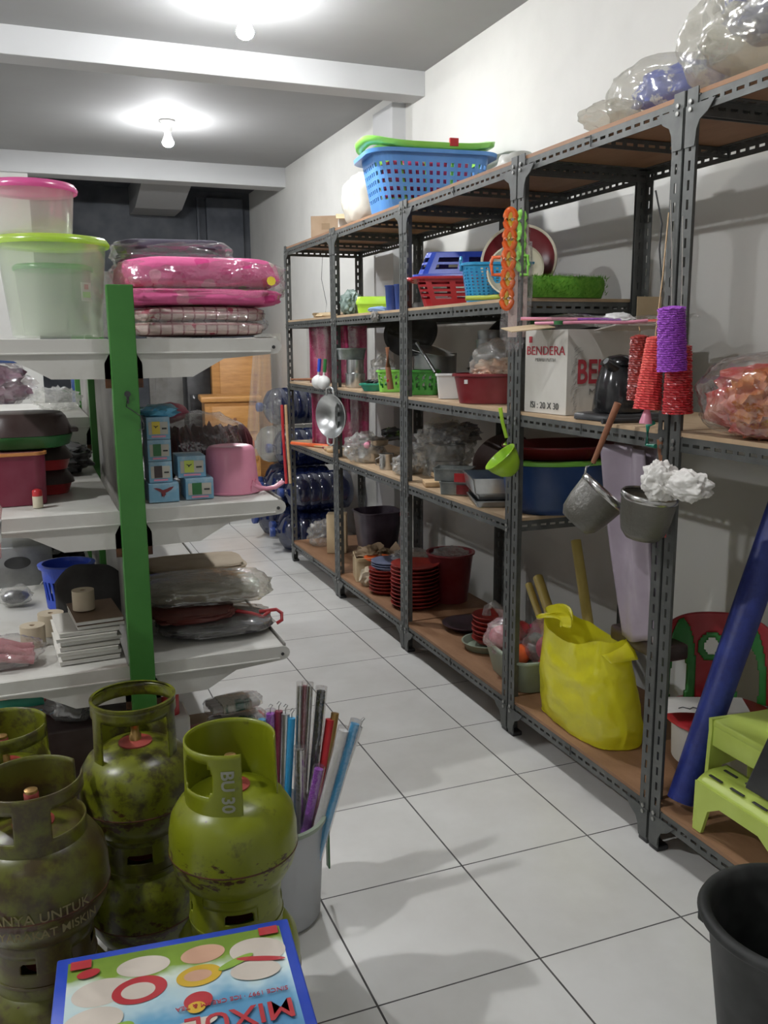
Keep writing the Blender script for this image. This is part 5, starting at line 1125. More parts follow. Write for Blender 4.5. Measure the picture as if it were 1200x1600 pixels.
P('tin_body', B().rrings([(.135, .10, 0, .02), (.15, .115, .055, .02), (.145, .11, .055, .02), (.13, .095, .004, .02)], 5), 'tin', t)
P('tin_rim', B().rrings([(.147, .112, .05, .02), (.156, .121, .052, .024), (.156, .121, .06, .024), (.147, .112, .06, .02)], 5, cap0=False, cap1=False), 'tin', t)
for k, (r, h, z, lb) in enumerate([(.052, .07, 0.0, 'aluminium pot at the bottom of the pair under the grey tin'), (.046, .07, .072, 'aluminium pot on top of the pair under the grey tin')]):
    tag(P('aluminium_pot', B().lathe([(0, 0), (r*.96, 0), (r, .004), (r, h), (r*1.05, h), (r*1.05, h+.003), (r*.96, h+.001), (r*.95, .005), (0, .005)], 36), 'alu', loc=(.62, 2.93, S3+z)), lb, 'pot')
t = T('clear_bag', 'shiny clear bag between the aluminium pots and the white box', 'bag', (.70, 2.74, S3)); P('film', B().blob((0, 0, .08), (.06, .07, .09), .35, 4, 5, sub=4, flat=.0), 'film2', t); P('foil', B().blob((0, 0, .05), (.035, .04, .05), .4, 4, 5), 'alud', t)
tag(P('white_box', B().box((0, 0, .055), (.075, .06, .11), bev=.003), 'whitep', loc=(.70, 2.66, S3), rz=FACE), 'small white box behind the teal tray', 'box')
t = T('teal_tray', 'teal plastic tray with dark and white pieces in it', 'tray', (.58, 2.56, S3), FACE); open_tub(t, .09, .09, .125, .12, .035, 'teal', cr=.01, rim=.004)
q = B()
for k in range(10): q.tube([(rnd.uniform(-.04, .04), rnd.uniform(-.04, .04), .02), (rnd.uniform(-.04, .04), rnd.uniform(-.04, .04), .045), (rnd.uniform(-.04, .04), rnd.uniform(-.04, .04), .05)], .005, 6)
o = P('black_pieces', q, 'black', t); o['kind'] = 'stuff'
tag(P('aluminium_plate', B().lathe([(0, .02), (.06, .012), (.11, 0), (.115, 0), (.115, .003), (.06, .016), (0, .024)], 40), 'alu', loc=(.80, 2.36, S3+.19), rot=(.2, .1, 0)), 'bright shallow aluminium plate under the black wok', 'plate')
tag(P('pot_stack', B().lathe([(0, 0), (.10, 0), (.104, .18), (.098, .18), (.094, .006), (0, .006)], 40), 'alud', loc=(.84, 2.40, S3)), 'dull aluminium pot behind the light green basket', 'pot')

# wok, ladles and sticks hanging on the far post
t = T('hanging_wok', 'silver aluminium wok hanging on the rack post down the aisle', 'wok', (0.50, 2.97, 1.015), 0, rot=(R(90), R(0), R(-66)))
P('bowl', B().lathe([(0, -.052), (.05, -.045), (.09, -.022), (.115, .012), (.118, .014), (.114, .015), (.086, -.016), (.046, -.04), (0, -.046)], 48), 'alu', t)
for s in (1, -1): P('ear_handle', B().tube([(-.028, s*.108, .012), (-.024, s*.145, .014), (0, s*.155, .014), (.024, s*.145, .014), (.028, s*.108, .012)], .006, 8), 'alu', t)
for k, (x, y, c, lb) in enumerate([(.485, 3.16, 'blue', 'white ladle head with a blue handle, left of the pair on the post'), (.485, 3.06, 'dgreen', 'white ladle head with a green handle, right of the pair on the post')]):
    t = T('ladle', lb, 'ladle', (x, y, 1.19), 0, 'ladles hanging on the far post')
    P('head', B().blob((0, 0, 0), (.036, .036, .038), .04, 2, k), 'whitep', t)
    P('stem', B().tube([(0, 0, .03), (.004, -.004, .06)], .006, 8), 'whitep', t)
    P('handle', B().tube([(.004, -.004, .055), (.008, -.01, .125)], .010, 10), c, t)
tag(P('cane', B().tube([(-.16, .02, .003), (.04, 0, .0)], [.005, .011], 8), 'woodh', loc=(.54, 3.32, 1.196)), 'thin brown wooden stick poking left from the shelf', 'stick')
# far rack contents
for z0, h, y, lb in ((1.168, .33, 3.50, 'magenta plastic sheet bundle on the farthest middle shelf'), (.793, .32, 3.48, 'magenta plastic sheet bundle on the farthest lower shelf')):
    t = T('sheet_bundle', lb, 'bundle', (.72, y, z0), -.4)
    P('sheets', B().grid(lambda u, v: ((u-.5)*.34, .03*math.sin(u*17)+.012*math.sin(31*u+4*v), h*v), 44, 8), plain('magenta_sheet', (0.42, 0.008, 0.11), .25, bump=.4, bscale=20), t, thick=.004)
    P('film', B().grid(lambda u, v: ((u-.5)*.36, -.05+.02*math.sin(u*13), h*v), 30, 8), 'filmwrap', t)
for k, (x0, y0, x1, y1, m_, r, lb) in enumerate([(.47, 3.68, .62, 3.40, 'orange', .010, 'orange red spatula lying on the far shelf'), (.56, 3.50, .66, 3.30, 'woodl', .007, 'pale wooden spoon behind the orange spatula'), (.58, 3.40, .68, 3.22, 'magenta', .006, 'thin magenta handled spoon on the far shelf'), (.56, 3.30, .70, 3.14, 'woodl', .011, 'thick pale wooden pestle nearest the rack post'), (.55, 3.22, .66, 3.08, 'woodl', .012, 'short pale wooden block beside the pestle')]):
    t = tag(P('kitchen_tool', B().tube([(0, 0, r), (x1-x0, y1-y0, r)], [r, r*1.3], 10), m_, loc=(x0, y0, S4+.001)), lb, 'utensil', 'utensils on the far shelf')
t = T('film_curtain', 'long clear plastic sheet hanging at the far end of the racks', 'plastic sheet', (.42, 3.98, .70))
P('film', B().grid(lambda u, v: (.0+.22*(u-.5)*(1.1-.4*v)-.05*(1-v), .03*math.sin(u*15+v*2), .76*v), 30, 20), 'filmg', t)
for x, m_, lb in ((.475, 'red', 'thin red stick hanging at the far rack post'), (.50, 'woodl', 'long tan stick hanging at the far rack post')):
    tag(P('hanging_stick', B().tube([(0, 0, 0), (.004, 0, -.2), (.016, 0, -.50)], .010, 8), m_, loc=(x, 3.90, 1.02)), lb, 'stick')

# ---- fourth shelf (.79)
t = T('lidded_pot', 'small steel pan with a pink knob in clear film', 'pot', (.63, 2.74, S4))
t.scale = (1.25, 1.25, 1.2)
P('pot', B().lathe([(0, 0), (.05, 0), (.053, .004), (.053, .065), (.06, .068), (.06, .072), (.05, .072), (0, .07)], 40), 'inox', t)
P('upper_pan', B().lathe([(.058, .072), (.062, .095), (.064, .097), (.05, .101), (0, .11)], 40, (.015, 0, 0)), 'inox', t)
P('knob', B().blob((-.035, -.05, .078), (.013, .01, .014), .05), 'pink', t)
P('handle', B().tube([(.06, 0, .09), (.12, -.02, .10)], .008, 8), 'black', t)
P('film', B().blob((-.03, 0, .06), (.085, .06, .065), .35, 4, 5, sub=4, flat=.0), 'film2', t)
tag(P('green_black_goods', B().blob((0, 0, .03), (.06, .05, .03), .5, 4, 5), spots('green_black', (.02, .02, .02), (.10, .18, .05), 14, .5, .6), loc=(.80, 2.86, S4+.10)), 'dark green bunch behind the small steel pan', 'bunch')
for k, (x, y, r, h, lb) in enumerate([(.60, 2.44, .036, .075, 'slim steel mug right of the small pan'), (.62, 2.25, .043, .058, 'steel mug in clear film beside the rack post')]):
    t = T('steel_mug', lb, 'mug', (x, y, S4)); P('cup', B().lathe([(0, 0), (r, 0), (r, h), (r*1.04, h+.002), (r*.97, h+.001), (r*.95, .003), (0, .003)], 32), 'inox', t)
    P('ear', B().tube([(-r, 0, h*.8), (-r-.02, 0, h*.7), (-r-.02, 0, h*.35), (-r, 0, h*.25)], .003, 6), 'inox', t)
    if k: P('film', B().blob((0, 0, h*.7), (r*1.5, r*1.4, h*.9), .35, 4, 5, sub=4, flat=.0), 'film2', t)
tag(P('dark_film_bundle', B().blob((0, 0, .07), (.10, .10, .08), .35, 3.5, 5, sub=4, flat=.0), 'filmd', loc=(.82, 2.50, S4)), 'dark crumpled film over pots behind the mugs', 'bundle')
t = T('film_wrapped_pots', 'tall stack of aluminium pots wrapped in clear film right of the post', 'pots', (.78, 2.16, S4))
for z, r in ((0, .085), (.075, .095)): P('pot', B().lathe([(0, 0), (r*.97, 0), (r, .07), (r*1.05, .072), (r*.96, .074), (0, .07)], 40, (0, 0, z)), 'alud', t)
P('film', B().blob((0, 0, .11), (.135, .12, .13), .35, 3.5, 15, sub=5, flat=.0), 'film2', t)
P('film_top', B().blob((.05, 0, .19), (.12, .08, .05), .4, 3.5, 25, sub=4), 'filmd', t)
t = T('brown_pan', 'wide dark brown pan leaning behind the silver tins', 'pan', (.84, 1.72, S4+.12), 0, rot=(R(48), 0, R(-55)))
P('pan_body', B().lathe([(0, -.03), (.09, -.03), (.125, .01), (.13, .012), (.12, .012), (.085, -.026), (0, -.026)], 44), 'brownpan', t)
for k, (x, y, z, w_, d_, h, rz, lb) in enumerate([(.625, 1.97, 0, .15, .10, .022, -.30, 'pale wooden board nearest the edge of the shelf'), (.70, 2.02, .024, .16, .12, .018, -.2, 'pale wooden board on top, farther back'),]):
    tag(P('cutting_board', B().box((0, 0, h/2), (w_, d_, h), bev=.003), 'woodl', loc=(x, y-.10, S4+z), rz=rz), lb, 'board', 'wooden boards')
def tin(label, loc, rz, w_, d_, h, mat, redin=False, rot=None, grp=None):
    t = T('baking_tin', label, 'baking tin', loc, rz, grp, rot=rot)
    P('tin_body', B().rrings([(w_*.94, d_*.94, 0, .008), (w_, d_, h, .01), (w_-.004, d_-.004, h, .009), (w_*.94-.004, d_*.94-.004, .003, .008)], 3), mat, t)
    P('rolled_rim', B().rrings([(w_-.003, d_-.003, h-.004, .01), (w_+.006, d_+.006, h-.003, .012), (w_+.006, d_+.006, h+.002, .012), (w_-.003, d_-.003, h+.002, .01)], 3, cap0=False, cap1=False), mat, t)
    return t
tin('grey loaf tin, lower one right of the wooden boards', (.60, 1.66, S4), FACE-.25, .13, .10, .05, 'tin')
tin('grey loaf tin stacked on the lower loaf tin', (.60, 1.69, S4+.051), FACE-.25, .155, .11, .05, 'tin')
tag(P('red_label', B().box((0, 0, 0), (.055, .002, .035)), 'red', loc=(.575, 1.58, S4+.075), rz=FACE-.25), 'red card between the loaf tins and the wide tray', 'card')
tag(P('red_lower_label', B().box((0, 0, 0), (.05, .002, .038)), 'maroon', loc=(.585, 1.585, S4+.025), rz=FACE-.25), 'dark red card on the lower loaf tin', 'card')
tin('wide shiny baking tray, topmost of the tray stack on the shelf', (.68, 1.40, S4+.052), FACE+.10, .30, .24, .055, 'alu')
tin('wide flat baking tray under the shiny top tray', (.68, 1.40, S4+.026), FACE+.10, .26, .21, .024, 'alud')
tin('lowest baking tray of the stack on the shelf', (.68, 1.39, S4+.001), FACE+.10, .28, .22, .022, 'alud')
t = T('round_tub', 'large deep blue round tub on the shelf end behind the post', 'tub', (.80, 1.20, S4), 0)
t.scale = (1.3, 1.3, 1.3)
P('wall', B().lathe([(0, 0), (.145, 0), (.165, .02), (.182, .135), (.178, .137), (.16, .02), (0, .005)], 60, sy=.72), 'tubblue', t)
t2 = T('round_basin', 'light green rimmed basin sitting in the deep blue tub', 'basin', (.80, 1.20, S4+.163), 0)
t2.scale = (1.3, 1.3, 1.3)
P('rim', B().lathe([(.15, .0), (.184, .012), (.188, .022), (.18, .025), (.15, .01)], 60, sy=.72), 'limegreen', t2)
t2 = T('round_basin', 'dark red basin on top of the green rimmed one', 'basin', (.80, 1.20, S4+.195), 0)
t2.scale = (1.28, 1.28, 1.1)
P('basin', B().lathe([(0, .0), (.15, .0), (.178, .035), (.186, .038), (.186, .043), (.17, .043), (.14, .006), (0, .006)], 60, sy=.72), 'maroon', t2)

# lime scoop on the post
t = T('water_scoop', 'lime green plastic scoop hanging on the rack post', 'scoop', (0.462, 1.05, 1.095), 0, rot=(0, 0, R(-10)))
q = B().lathe([(.0, -.07), (.022, -.064), (.042, -.045), (.055, -.015), (.060, .008), (.063, .009), (.0615, .011), (.057, .006), (.052, -.014), (.038, -.043), (0, -.066)], 40, rot=Euler((R(-4), R(-42), 0)), c=(.0, 0, -.085))
P('cup', q, 'lime', t)
P('handle', B().tube([(.012, 0, -.040), (.016, 0, -.015), (.0, 0, .04), (-.008, 0, .085)], [.008, .006, .006, .007], 10), 'lime', t)

# ================================================================ things on and near the bottom shelf
def saucer(r, m_, loc, label, grp, h=.019):
    t = P('saucer', B().lathe([(0, 0), (r*.72, 0), (r*.78, .003), (r*.93, h*.85), (r, h), (r, h+.004), (r*.94, h+.003), (r*.74, .006), (0, .004)], 40), m_, loc=loc)
    return tag(t, label, 'saucer', grp)
for k in range(11):
    lb = {0: 'terracotta red saucer at the bottom of the tall stack', 10: 'terracotta red saucer on top of the tall stack'}.get(k, f'terracotta red saucer, {["", "second", "third", "fourth", "fifth", "sixth", "seventh", "eighth", "ninth", "tenth", ""][k]} from the bottom of the tall stack')
    saucer(.118, 'brick', (.68+.002*math.sin(k*2), 2.28+.002*math.cos(k*3), S0+.019*k), lb, 'tall stack of terracotta saucers')
for k in range(7):
    lb = {0: 'terracotta red saucer at the bottom of the shorter left stack', 6: 'terracotta red saucer on top of the shorter left stack'}.get(k, f'terracotta red saucer, {["", "second", "third", "fourth", "fifth", "sixth", ""][k]} from the bottom of the shorter left stack')
    saucer(.088, 'brick', (.64+.002*math.sin(k*2), 2.56, S0+.018*k), lb, 'short stack of terracotta saucers', .018)
K['bluegrey'] = plain('blue_grey_plastic', (0.13, 0.15, 0.24), .45)
for k in range(3): saucer(.092, 'bluegrey', (.65, 2.54, S0+.018*7+.012*k), ['lowest blue grey saucer on the left terracotta stack', 'middle blue grey saucer on the left terracotta stack', 'topmost blue grey saucer on the left terracotta stack'][k], 'blue grey saucers')
for k in range(6):
    lb = {0: 'red saucer lowest in the small front stack on the grey tray', 5: 'red saucer topmost in the small front stack'}.get(k, f'red saucer, {["", "second", "third", "fourth", "fifth", ""][k]} from the bottom of the small front stack')
    saucer(.078, 'brick', (.73+.003*math.sin(k*2), 1.60+.003*math.cos(k*2), S0+.022+.020*k), lb, 'small front stack of red saucers', .019)
tag(P('grey_tray', B().lathe([(0, 0), (.085, 0), (.10, .03), (.104, .032), (.097, .033), (.082, .006), (0, .005)], 40), 'tubgrey', loc=(.71, 1.60, S0)), 'grey green round tray under the small front stack of red saucers', 'tray')
tag(P('dark_dish', B().lathe([(0, 0), (.08, 0), (.10, .02), (.118, .024), (.12, .027), (.10, .025), (.08, .005), (0, .004)], 44), plain('dark_plum_plastic', (.045, .02, .03), .35), loc=(.76, 1.86, S0)), 'dark plum round dish between the tall and the small saucer stacks', 'dish')
tag(P('saucer', B().lathe([(0, 0), (.075, 0), (.10, .02), (.104, .024), (.097, .024), (.075, .005), (0, .004)], 40), 'brick', loc=(.88, 1.56, S0)), 'red saucer lying alone behind the small front stack', 'saucer')
for k, (x, y, lb) in enumerate([(.88, 2.30, 'dark red bucket behind the tall saucer stack')]):
    t = T('red_bucket', lb, 'bucket', (x, y, S0))
    P('wall', B().lathe([(0, 0), (.085, 0), (.112, .235), (.121, .24), (.121, .248), (.109, .247), (.082, .006), (0, .006)], 44), 'maroon', t)
    P('film', B().blob((0, 0, .235), (.085, .085, .03), .3, 3, 5, sub=4), 'film2', t)
tag(P('plastic_twist', B().tube([(0, 0, .0), (.0, .0, .03), (.02, -.02, .05), (.045, -.05, .02), (.05, -.07, -.02)], [.02, .014, .016, .02, .028], 12), 'film2', loc=(.70, 1.58, S0+.15)), 'twisted white plastic bag end on the small saucer stack', 'bag')
# open carton with paper
t = T('open_carton', 'open tan carton with crumpled paper at the end of the saucers', 'carton', (.68, 2.86, S0), -.25)
P('carton_body', B().rrings([(.20, .18, 0, .004), (.20, .18, .13, .004), (.194, .174, .13, .004), (.194, .174, .004, .004)], 2), 'cardl', t)
P('flap', B().box((0, -.115, .125), (.18, .07, .003), rx=-.5), 'cardl', t, smooth=False)
P('flap', B().box((.12, 0, .15), (.003, .17, .07), ry=.7), 'cardb', t, smooth=False)
P('paper', B().blob((0, 0, .12), (.09, .08, .05), .5, 4, 3, sub=4), 'kraft', t)
tag(P('kraft_paper', B().blob((0, 0, .06), (.13, .10, .07), .4, 2.5, 8, sub=3), 'kraft', loc=(.86, 2.68, S0+.03)), 'crumpled brown kraft paper behind the short saucer stack', 'paper')
saucer(.07, 'orange', (.66, 2.74, S0+.125), 'bright orange saucer beside the open tan carton', None, .014)
tag(P('paper_scraps', B().blob((0, 0, .02), (.06, .05, .05), .5, 4, 4), 'roll', loc=(.62, 2.72, S0+.02)), 'crumpled pale paper in front of the open tan carton', 'paper')
tag(P('clear_bag', B().blob((0, 0, .0), (.10, .08, .035), .3, 4, 6, sub=4), 'film2', loc=(.74, 2.46, S0+.20)), 'clear plastic over the blue grey saucers', 'bag')
tag(P('carton', B().box((0, 0, .12), (.12, .10, .24), bev=.003), 'cardl', loc=(.70, 3.52, S0), rz=FACE), 'upright tan carton on the farthest bottom shelf', 'carton')
tag(P('clear_bag', B().blob((0, 0, .07), (.10, .08, .09), .3, 4, 9, sub=4), 'film2', loc=(.68, 3.74, S0)), 'clear bag at the far end of the bottom shelf', 'bag')
t = T('dark_basin', 'dark plum basin behind the posts of the farthest bottom shelf', 'basin', (.85, 3.22, S0)); open_tub(t, .20, .18, .26, .24, .30, plain('dark_plum', (.03, .015, .03), .35), cr=.07)
t = T('wrapped_toy', 'pinkish wrapped item standing behind the open carton', 'packet', (.92, 2.98, S0+.02))
P('body', B().blob((0, 0, .13), (.03, .03, .14), .3, 4, 6), 'filmpink', t); P('tip', B().blob((0, 0, .29), (.025, .02, .02), .2), 'coral', t)

# tub of balls in bags
t = T('square_tub', 'grey green plastic tub full of bagged balls by the rack post', 'tub', (.715, 1.235, S0), -.12)
open_tub(t, .235, .30, .285, .36, .125, 'tubgrey', cr=.05, rim=.007)
balls = [(-.09, .10, .135, .048, 'pink', 'pale pink bagged ball at the left of the tub'), (-.03, .05, .17, .040, 'pk3', 'glossy red ball at the top of the heap'), (.0, -.01, .14, .040, 'teal', 'teal ball in the middle of the heap'), (-.07, -.03, .105, .042, 'orange', 'orange ball low at the front of the heap'),
         (.03, -.09, .14, .055, 'hotpink', 'large hot pink ball right of the rack post'), (.09, -.04, .16, .048, 'magenta', 'dark pink ball farther back in the heap'), (.09, -.13, .13, .050, 'red', 'red ball at the right end of the heap'), (.0, -.14, .10, .040, 'red', 'red ball low at the right of the heap'), (.06, .10, .13, .05, 'hotpink', 'hot pink ball at the far back of the heap')]
Mz = Matrix.Translation((.715, 1.235, S0)) @ Matrix.Rotation(-.12, 4, 'Z')
for i, (x, y, z, r, m_, lb) in enumerate(balls):
    p = Mz @ Vector((x, y, z)); tag(P('ball', B().blob((0, 0, 0), (r, r, r*.95), .05, 4, i, sub=3), m_, loc=p), lb, 'ball', 'balls in the grey green tub')
for i, (x, y, z, r, lb) in enumerate([(-.075, .07, .145, .085, 'clear bag around the pink balls at the left of the tub'), (.05, -.08, .155, .11, 'clear bag around the pink and red balls at the right of the tub')]):
    p = Mz @ Vector((x, y, z)); tag(P('clear_bag', B().blob((0, 0, 0), (r, r, r*.85), .2, 3, i+5, sub=4), 'filmpink', loc=p), lb, 'bag')

# yellow bag, rolls and lavender film
t = T('yellow_bag', 'bright yellow plastic carrier bag on the bottom shelf', 'bag', (.665, .785, S0), 0)
def ybag(u, v):
    a = 2*PI*u; w_ = .225 - .02*v - (.03*v*v); d_ = .115*(1-.25*v)
    x = d_*math.copysign(abs(math.cos(a))**.7, math.cos(a)); y = w_*math.copysign(abs(math.sin(a))**.7, math.sin(a))
    top = .30 + .045*max(0, math.sin(a))**2 + .04*(math.sin(a) < -.1)*abs(math.sin(a))
    k = noise.fractal(Vector((x*7, y*7, v*2.5)), .8, 2, 3)
    x += .016*k - .02*v; y += .012*k + .02*v
    bot = max(0, 1-v*6)
    return (x*(1-.12*bot), y*(1-.05*bot), .003+top*v + .006*math.sin(5*a)*v)
P('film_body', B().grid(ybag, 72, 30), 'yelbag', t)
P('film_bottom', B().rrings([(.17, .39, .001, .06), (.18, .40, .003, .06)], 6), 'yelbag', t)
P('handle', B().grid(lambda u, v: (-.07+.02*math.sin(5*u)+.05*v, .08+.12*u+.02*math.sin(9*v), .32+.04*math.sin(PI*u)*(.4+.6*v)+.03*v*u), 12, 8), 'yelbag', t, thick=.002)
P('handle', B().grid(lambda u, v: (-.07+.10*v, -.20+.12*u, .29+.035*math.sin(PI*u)*(.3+v)), 12, 8), 'yelbag', t, thick=.002)
P('white_goods', B().box((0.01, -.10, .14), (.11, .13, .22), bev=.03), 'paper', t)
P('yellow_goods', B().box((0, .06, .13), (.14, .20, .2), bev=.05), 'cream', t)
for k, (a, b, r, lb) in enumerate([((.83, 1.40, .475), (.74, 1.00, .19), .020, 'thick yellow tube leaning left behind the yellow bag'), ((.80, 1.42, .445), (.72, 1.03, .17), .014, 'thinner yellow tube beside the left leaning one'), ((.86, 1.19, .665), (.80, .93, .18), .019, 'yellow tube standing upright behind the yellow bag')]):
    a = Vector(a); b = Vector(b); t = T('yellow_tube', lb, 'tube', b, 0, 'yellow tubes behind the yellow bag')
    q = B(); d = a-b; up = Vector((0, 0, 1)); ax = d.normalized(); s = ax.cross(up).normalized(); v2 = s.cross(ax); n = 20; R0 = []
    for kk, (tt, rr) in enumerate(((0, r), (1, r), (1, r*.86), (.02, r*.86))):
        R0.append([q.bm.verts.new(d*tt+s*rr*math.cos(2*PI*i/n)+v2*rr*math.sin(2*PI*i/n)) for i in range(n)])
    for A_, B_ in zip(R0, R0[1:]):
        for i in range(n): q.bm.faces.new((A_[i], A_[(i+1) % n], B_[(i+1) % n], B_[i]))
    P('tube_wall', q, 'bamboo', t)
t = T('lavender_sheet', 'folded lavender plastic film hanging below the strainers', 'plastic sheet', (.60, .585, .49), 0)
P('film_fold', B().grid(lambda u, v: (.05*(.5-abs(u-.5))+.07*(1-v)+.012*math.sin(8*u+3*v), (u-.5)*(.17+.02*v)-.02+.02*v+.01*math.sin(4*v), .002+.60*v+.012*math.sin(6*u)*(1-v)), 22, 26), 'lav', t, thick=.006)
P('film_back', B().grid(lambda u, v: (.06+.07*(1-v)+.012*math.sin(8*u+3*v), (u-.5)*(.16+.02*v)-.01+.02*v, .02+.58*v), 18, 20), 'lav', t, thick=.004)
tag(P('dark_tray', B().box((0, 0, .0), (.10, .26, .05), bev=.01), 'brownpan', loc=(.74, .60, .475)), 'dark box edge showing under the lavender film', 'box')

# strainers, sponge stick and cloth hanging at the near post
def strainer(label, loc, rot, r, h, handle):
    t = T('strainer', label, 'strainer', loc, 0, 'steel strainers on the near post', rot=rot)
    P('mesh_bowl', B().lathe([(r, 0), (r*.99, -.01), (r*.92, -h*.5), (r*.80, -h*.82), (r*.6, -h*.97), (0, -h)], 44), 'mesh', t, thick=.001)
    P('rim', B().lathe([(r*.975, -.010), (r*1.03, -.008), (r*1.045, .004), (r*1.0, .008), (r*.97, .004)], 44), 'inox', t)
    for p in handle:
        P(p[0], B().tube(p[1], p[2], 10), p[3], t)
    return t
strainer('steel mesh strainer with a wooden handle, tilted to the left', (.455, .46, .985), (R(18), R(38), 0), .072, .12, [('wire_neck', [(-.07, .02, 0), (-.085, .02, .02), (-.075, .02, .045)], .003, 'inox'), ('wooden_handle', [(-.078, .02, .04), (-.15, .02, .20)], [.007, .010], 'woodh')])
strainer('steel mesh strainer hanging level beside the near post', (.455, .265, 1.005), (R(8), R(4), 0), .070, .115, [('wire_neck', [(.07, .02, 0), (.09, .04, .03)], .003, 'inox'), ('wooden_handle', [(.085, .06, .03), (.07, .085, .13)], .011, 'woodh')])
t = T('white_cloth', 'crumpled white plastic cloth tucked over the level strainer', 'cloth', (.43, .165, 1.055), 0)
P('crumple', B().blob((0, .03, 0), (.042, .050, .045), .28, 2.4, 12, sub=5), 'paper', t)
P('crumple_tail', B().blob((.01, -.055, .0), (.04, .068, .036), .28, 2.2, 22, sub=5), 'paper', t)
tag(P('red_tag', B().box((0, 0, 0), (.004, .035, .012)), 'red', loc=(.505, .275, .90)), 'small red tag on the near post under the strainer', 'tag')
tag(P('green_peg', B().tube([(0, 0, 0), (0, .035, .0), (0, .035, .05), (0, .012, .06)], .006, 8), 'teal', loc=(.505, .315, 1.125)), 'small green plastic hook by the pink brush end', 'hook')
tag(P('wall_hook', B().tube([(0, 0, 0), (-.02, 0, .03), (-.03, 0, .0)], .003, 6), 'inkblack', loc=(1.175, 1.12, .70)), 'dark hook mark on the wall above the yellow tubes', 'hook')

# nearest bay
t = T('kids_chair', 'red and green plastic chair with paper on the seat, behind the blue roll', 'chair', (.875, .44, S0), FACE-.05)
q = B(); nu, nv = 60, 34
def ch(u, v):
    a = (u-.5)*1.9; R_ = .20
    zz = .165+.27*v*(1-.13*abs(2*u-1)**3*(v > .0))
    return (R_*math.sin(a)*(1-.05*v), .07-.0+(-R_*(1-math.cos(a)))*.75+.02*v, zz)
def holec(u, v, cu, cv, ru, rv): return ((u-cu)/ru)**2+((v-cv)/rv)**2
gv = [[q.bm.verts.new(ch(i/nu, j/nv)) for i in range(nu+1)] for j in range(nv+1)]
qg = B(); 
HOL = [(.20, .25, .10, .42), (.80, .25, .10, .42), (.5, .60, .07, .10)]
for j in range(nv):
    for i in range(nu):
        u, v = (i+.5)/nu, (j+.5)/nv
        m1 = min(holec(u, v, *hh) for hh in HOL)
        if m1 < 1: continue
        if m1 < 2.9:
            qg.bm.faces.new([qg.bm.verts.new(ch((i+a)/nu, (j+b)/nv)) for a, b in ((0, 0), (1, 0), (1, 1), (0, 1))]); continue
        q.bm.faces.new((gv[j][i], gv[j][i+1], gv[j+1][i+1], gv[j+1][i]))
for v_ in [v_ for v_ in q.bm.verts if not v_.link_faces]: q.bm.verts.remove(v_)
bmesh.ops.remove_doubles(qg.bm, verts=qg.bm.verts, dist=1e-5)
P('backrest', q, plain('chair_red', (.42, .012, .02), .35), t, thick=.008)
P('hole_lining', qg, plain('chair_green', (.02, .22, .03), .4), t, thick=.012)
P('seat', B().lathe([(0, .150), (.155, .150), (.165, .158), (.16, .166), (0, .162)], 44, (0, -.06, 0)), 'red', t)
for a in (45, 135, 225, 315): P('leg', B().tube([(.11*math.cos(R(a)), -.06+.11*math.sin(R(a)), .15), (.13*math.cos(R(a)), -.06+.13*math.sin(R(a)), .0)], [.018, .014], 10), 'dgreen', t)
P('skirt', B().lathe([(.14, .148), (.135, .03), (.13, .03), (.135, .148)], 40, (0, -.06, 0)), 'cardw', t)
t = T('paper_sheets', 'white printed paper lying on the red chair seat', 'paper', (.80, .40, S0+.178), FACE)
P('sheet', B().grid(lambda u, v: ((u-.5)*.26, (v-.5)*.14, .004+.02*math.sin(3*u+1)*(1-v)+.01*v), 14, 8), 'paper', t)
q = B()
for k in range(3): q.tube([(-.09+.03*k, -.04-.006*k, .024), (-.075+.03*k, -.028, .022), (-.06+.03*k, -.044, .024)], .0015, 4)
P('ink_scribble', q, 'inkblack', t)
t = T('cloth_roll', 'long navy blue vinyl roll leaning across the nearest bay', 'roll', (.575, .225, S0+.004))
a_, b_ = Vector((0, 0, .02)), Vector((.375, .03, .96))
P('roll', B().tube([a_, a_.lerp(b_, .5), b_], [.036, .041, .043], 28), 'navy', t)
P('roll_core', B().tube([b_, b_*1.002], [.020, .019], 16), 'inkblack', t)
t = T('step_stool', 'lime yellow plastic two step stool on the nearest bottom shelf', 'stool', (.60, .165, S0))
LM = plain('lime_yellow_plastic', (.50, .62, .10), .4)
P('side_panel', B().prism([(-.035, 0), (.005, 0), (.012, .06), (.03, .13), (.045, .15), (.14, .16), (.15, .0), (.19, .0), (.19, .275), (.0, .285), (.002, .25), (-.0, .22), (-.004, .12), (-.012, .04), (-.03, .012)], 'y', -.012, .0), LM, t, smooth=False)
P('side_panel', B().prism([(-.035, 0), (.005, 0), (.012, .06), (.03, .13), (.045, .15), (.14, .16), (.15, .0), (.19, .0), (.19, .275), (.0, .285), (.002, .25), (-.0, .22), (-.004, .12), (-.012, .04), (-.03, .012)], 'y', -.36, -.348), LM, t, smooth=False)
P('upper_step', B().box((.10, -.18, .272), (.19, .35, .02), bev=.006).box((.012, -.18, .24), (.012, .34, .06), bev=.003), LM, t)
q = B()
def stp(u, v):      # rounded lower tread
    s_ = -.035+.10*u; return (s_-.02, -.03-.31*v, .150-.02*(2*u-1)**2*(u < .5)*1.2)
q.grid(stp, 10, 20)
P('lower_step', q, LM, t, thick=.012)
P('front_apron', B().prism([(-.03, .135), (-.34, .135), (-.34, .0), (-.31, .0), (-.29, .07), (-.25, .095), (-.12, .095), (-.08, .07), (-.06, .0), (-.03, .0)], 'x', -.06, -.050), LM, t, smooth=False)
for r_ in range(2):
    for k in range(4): P('slot', B().box((-.034+.048*r_, -.075-.075*k, .1585-.004*(1-r_)), (.008, .045, .003), bev=.001), 'inkblack', t)
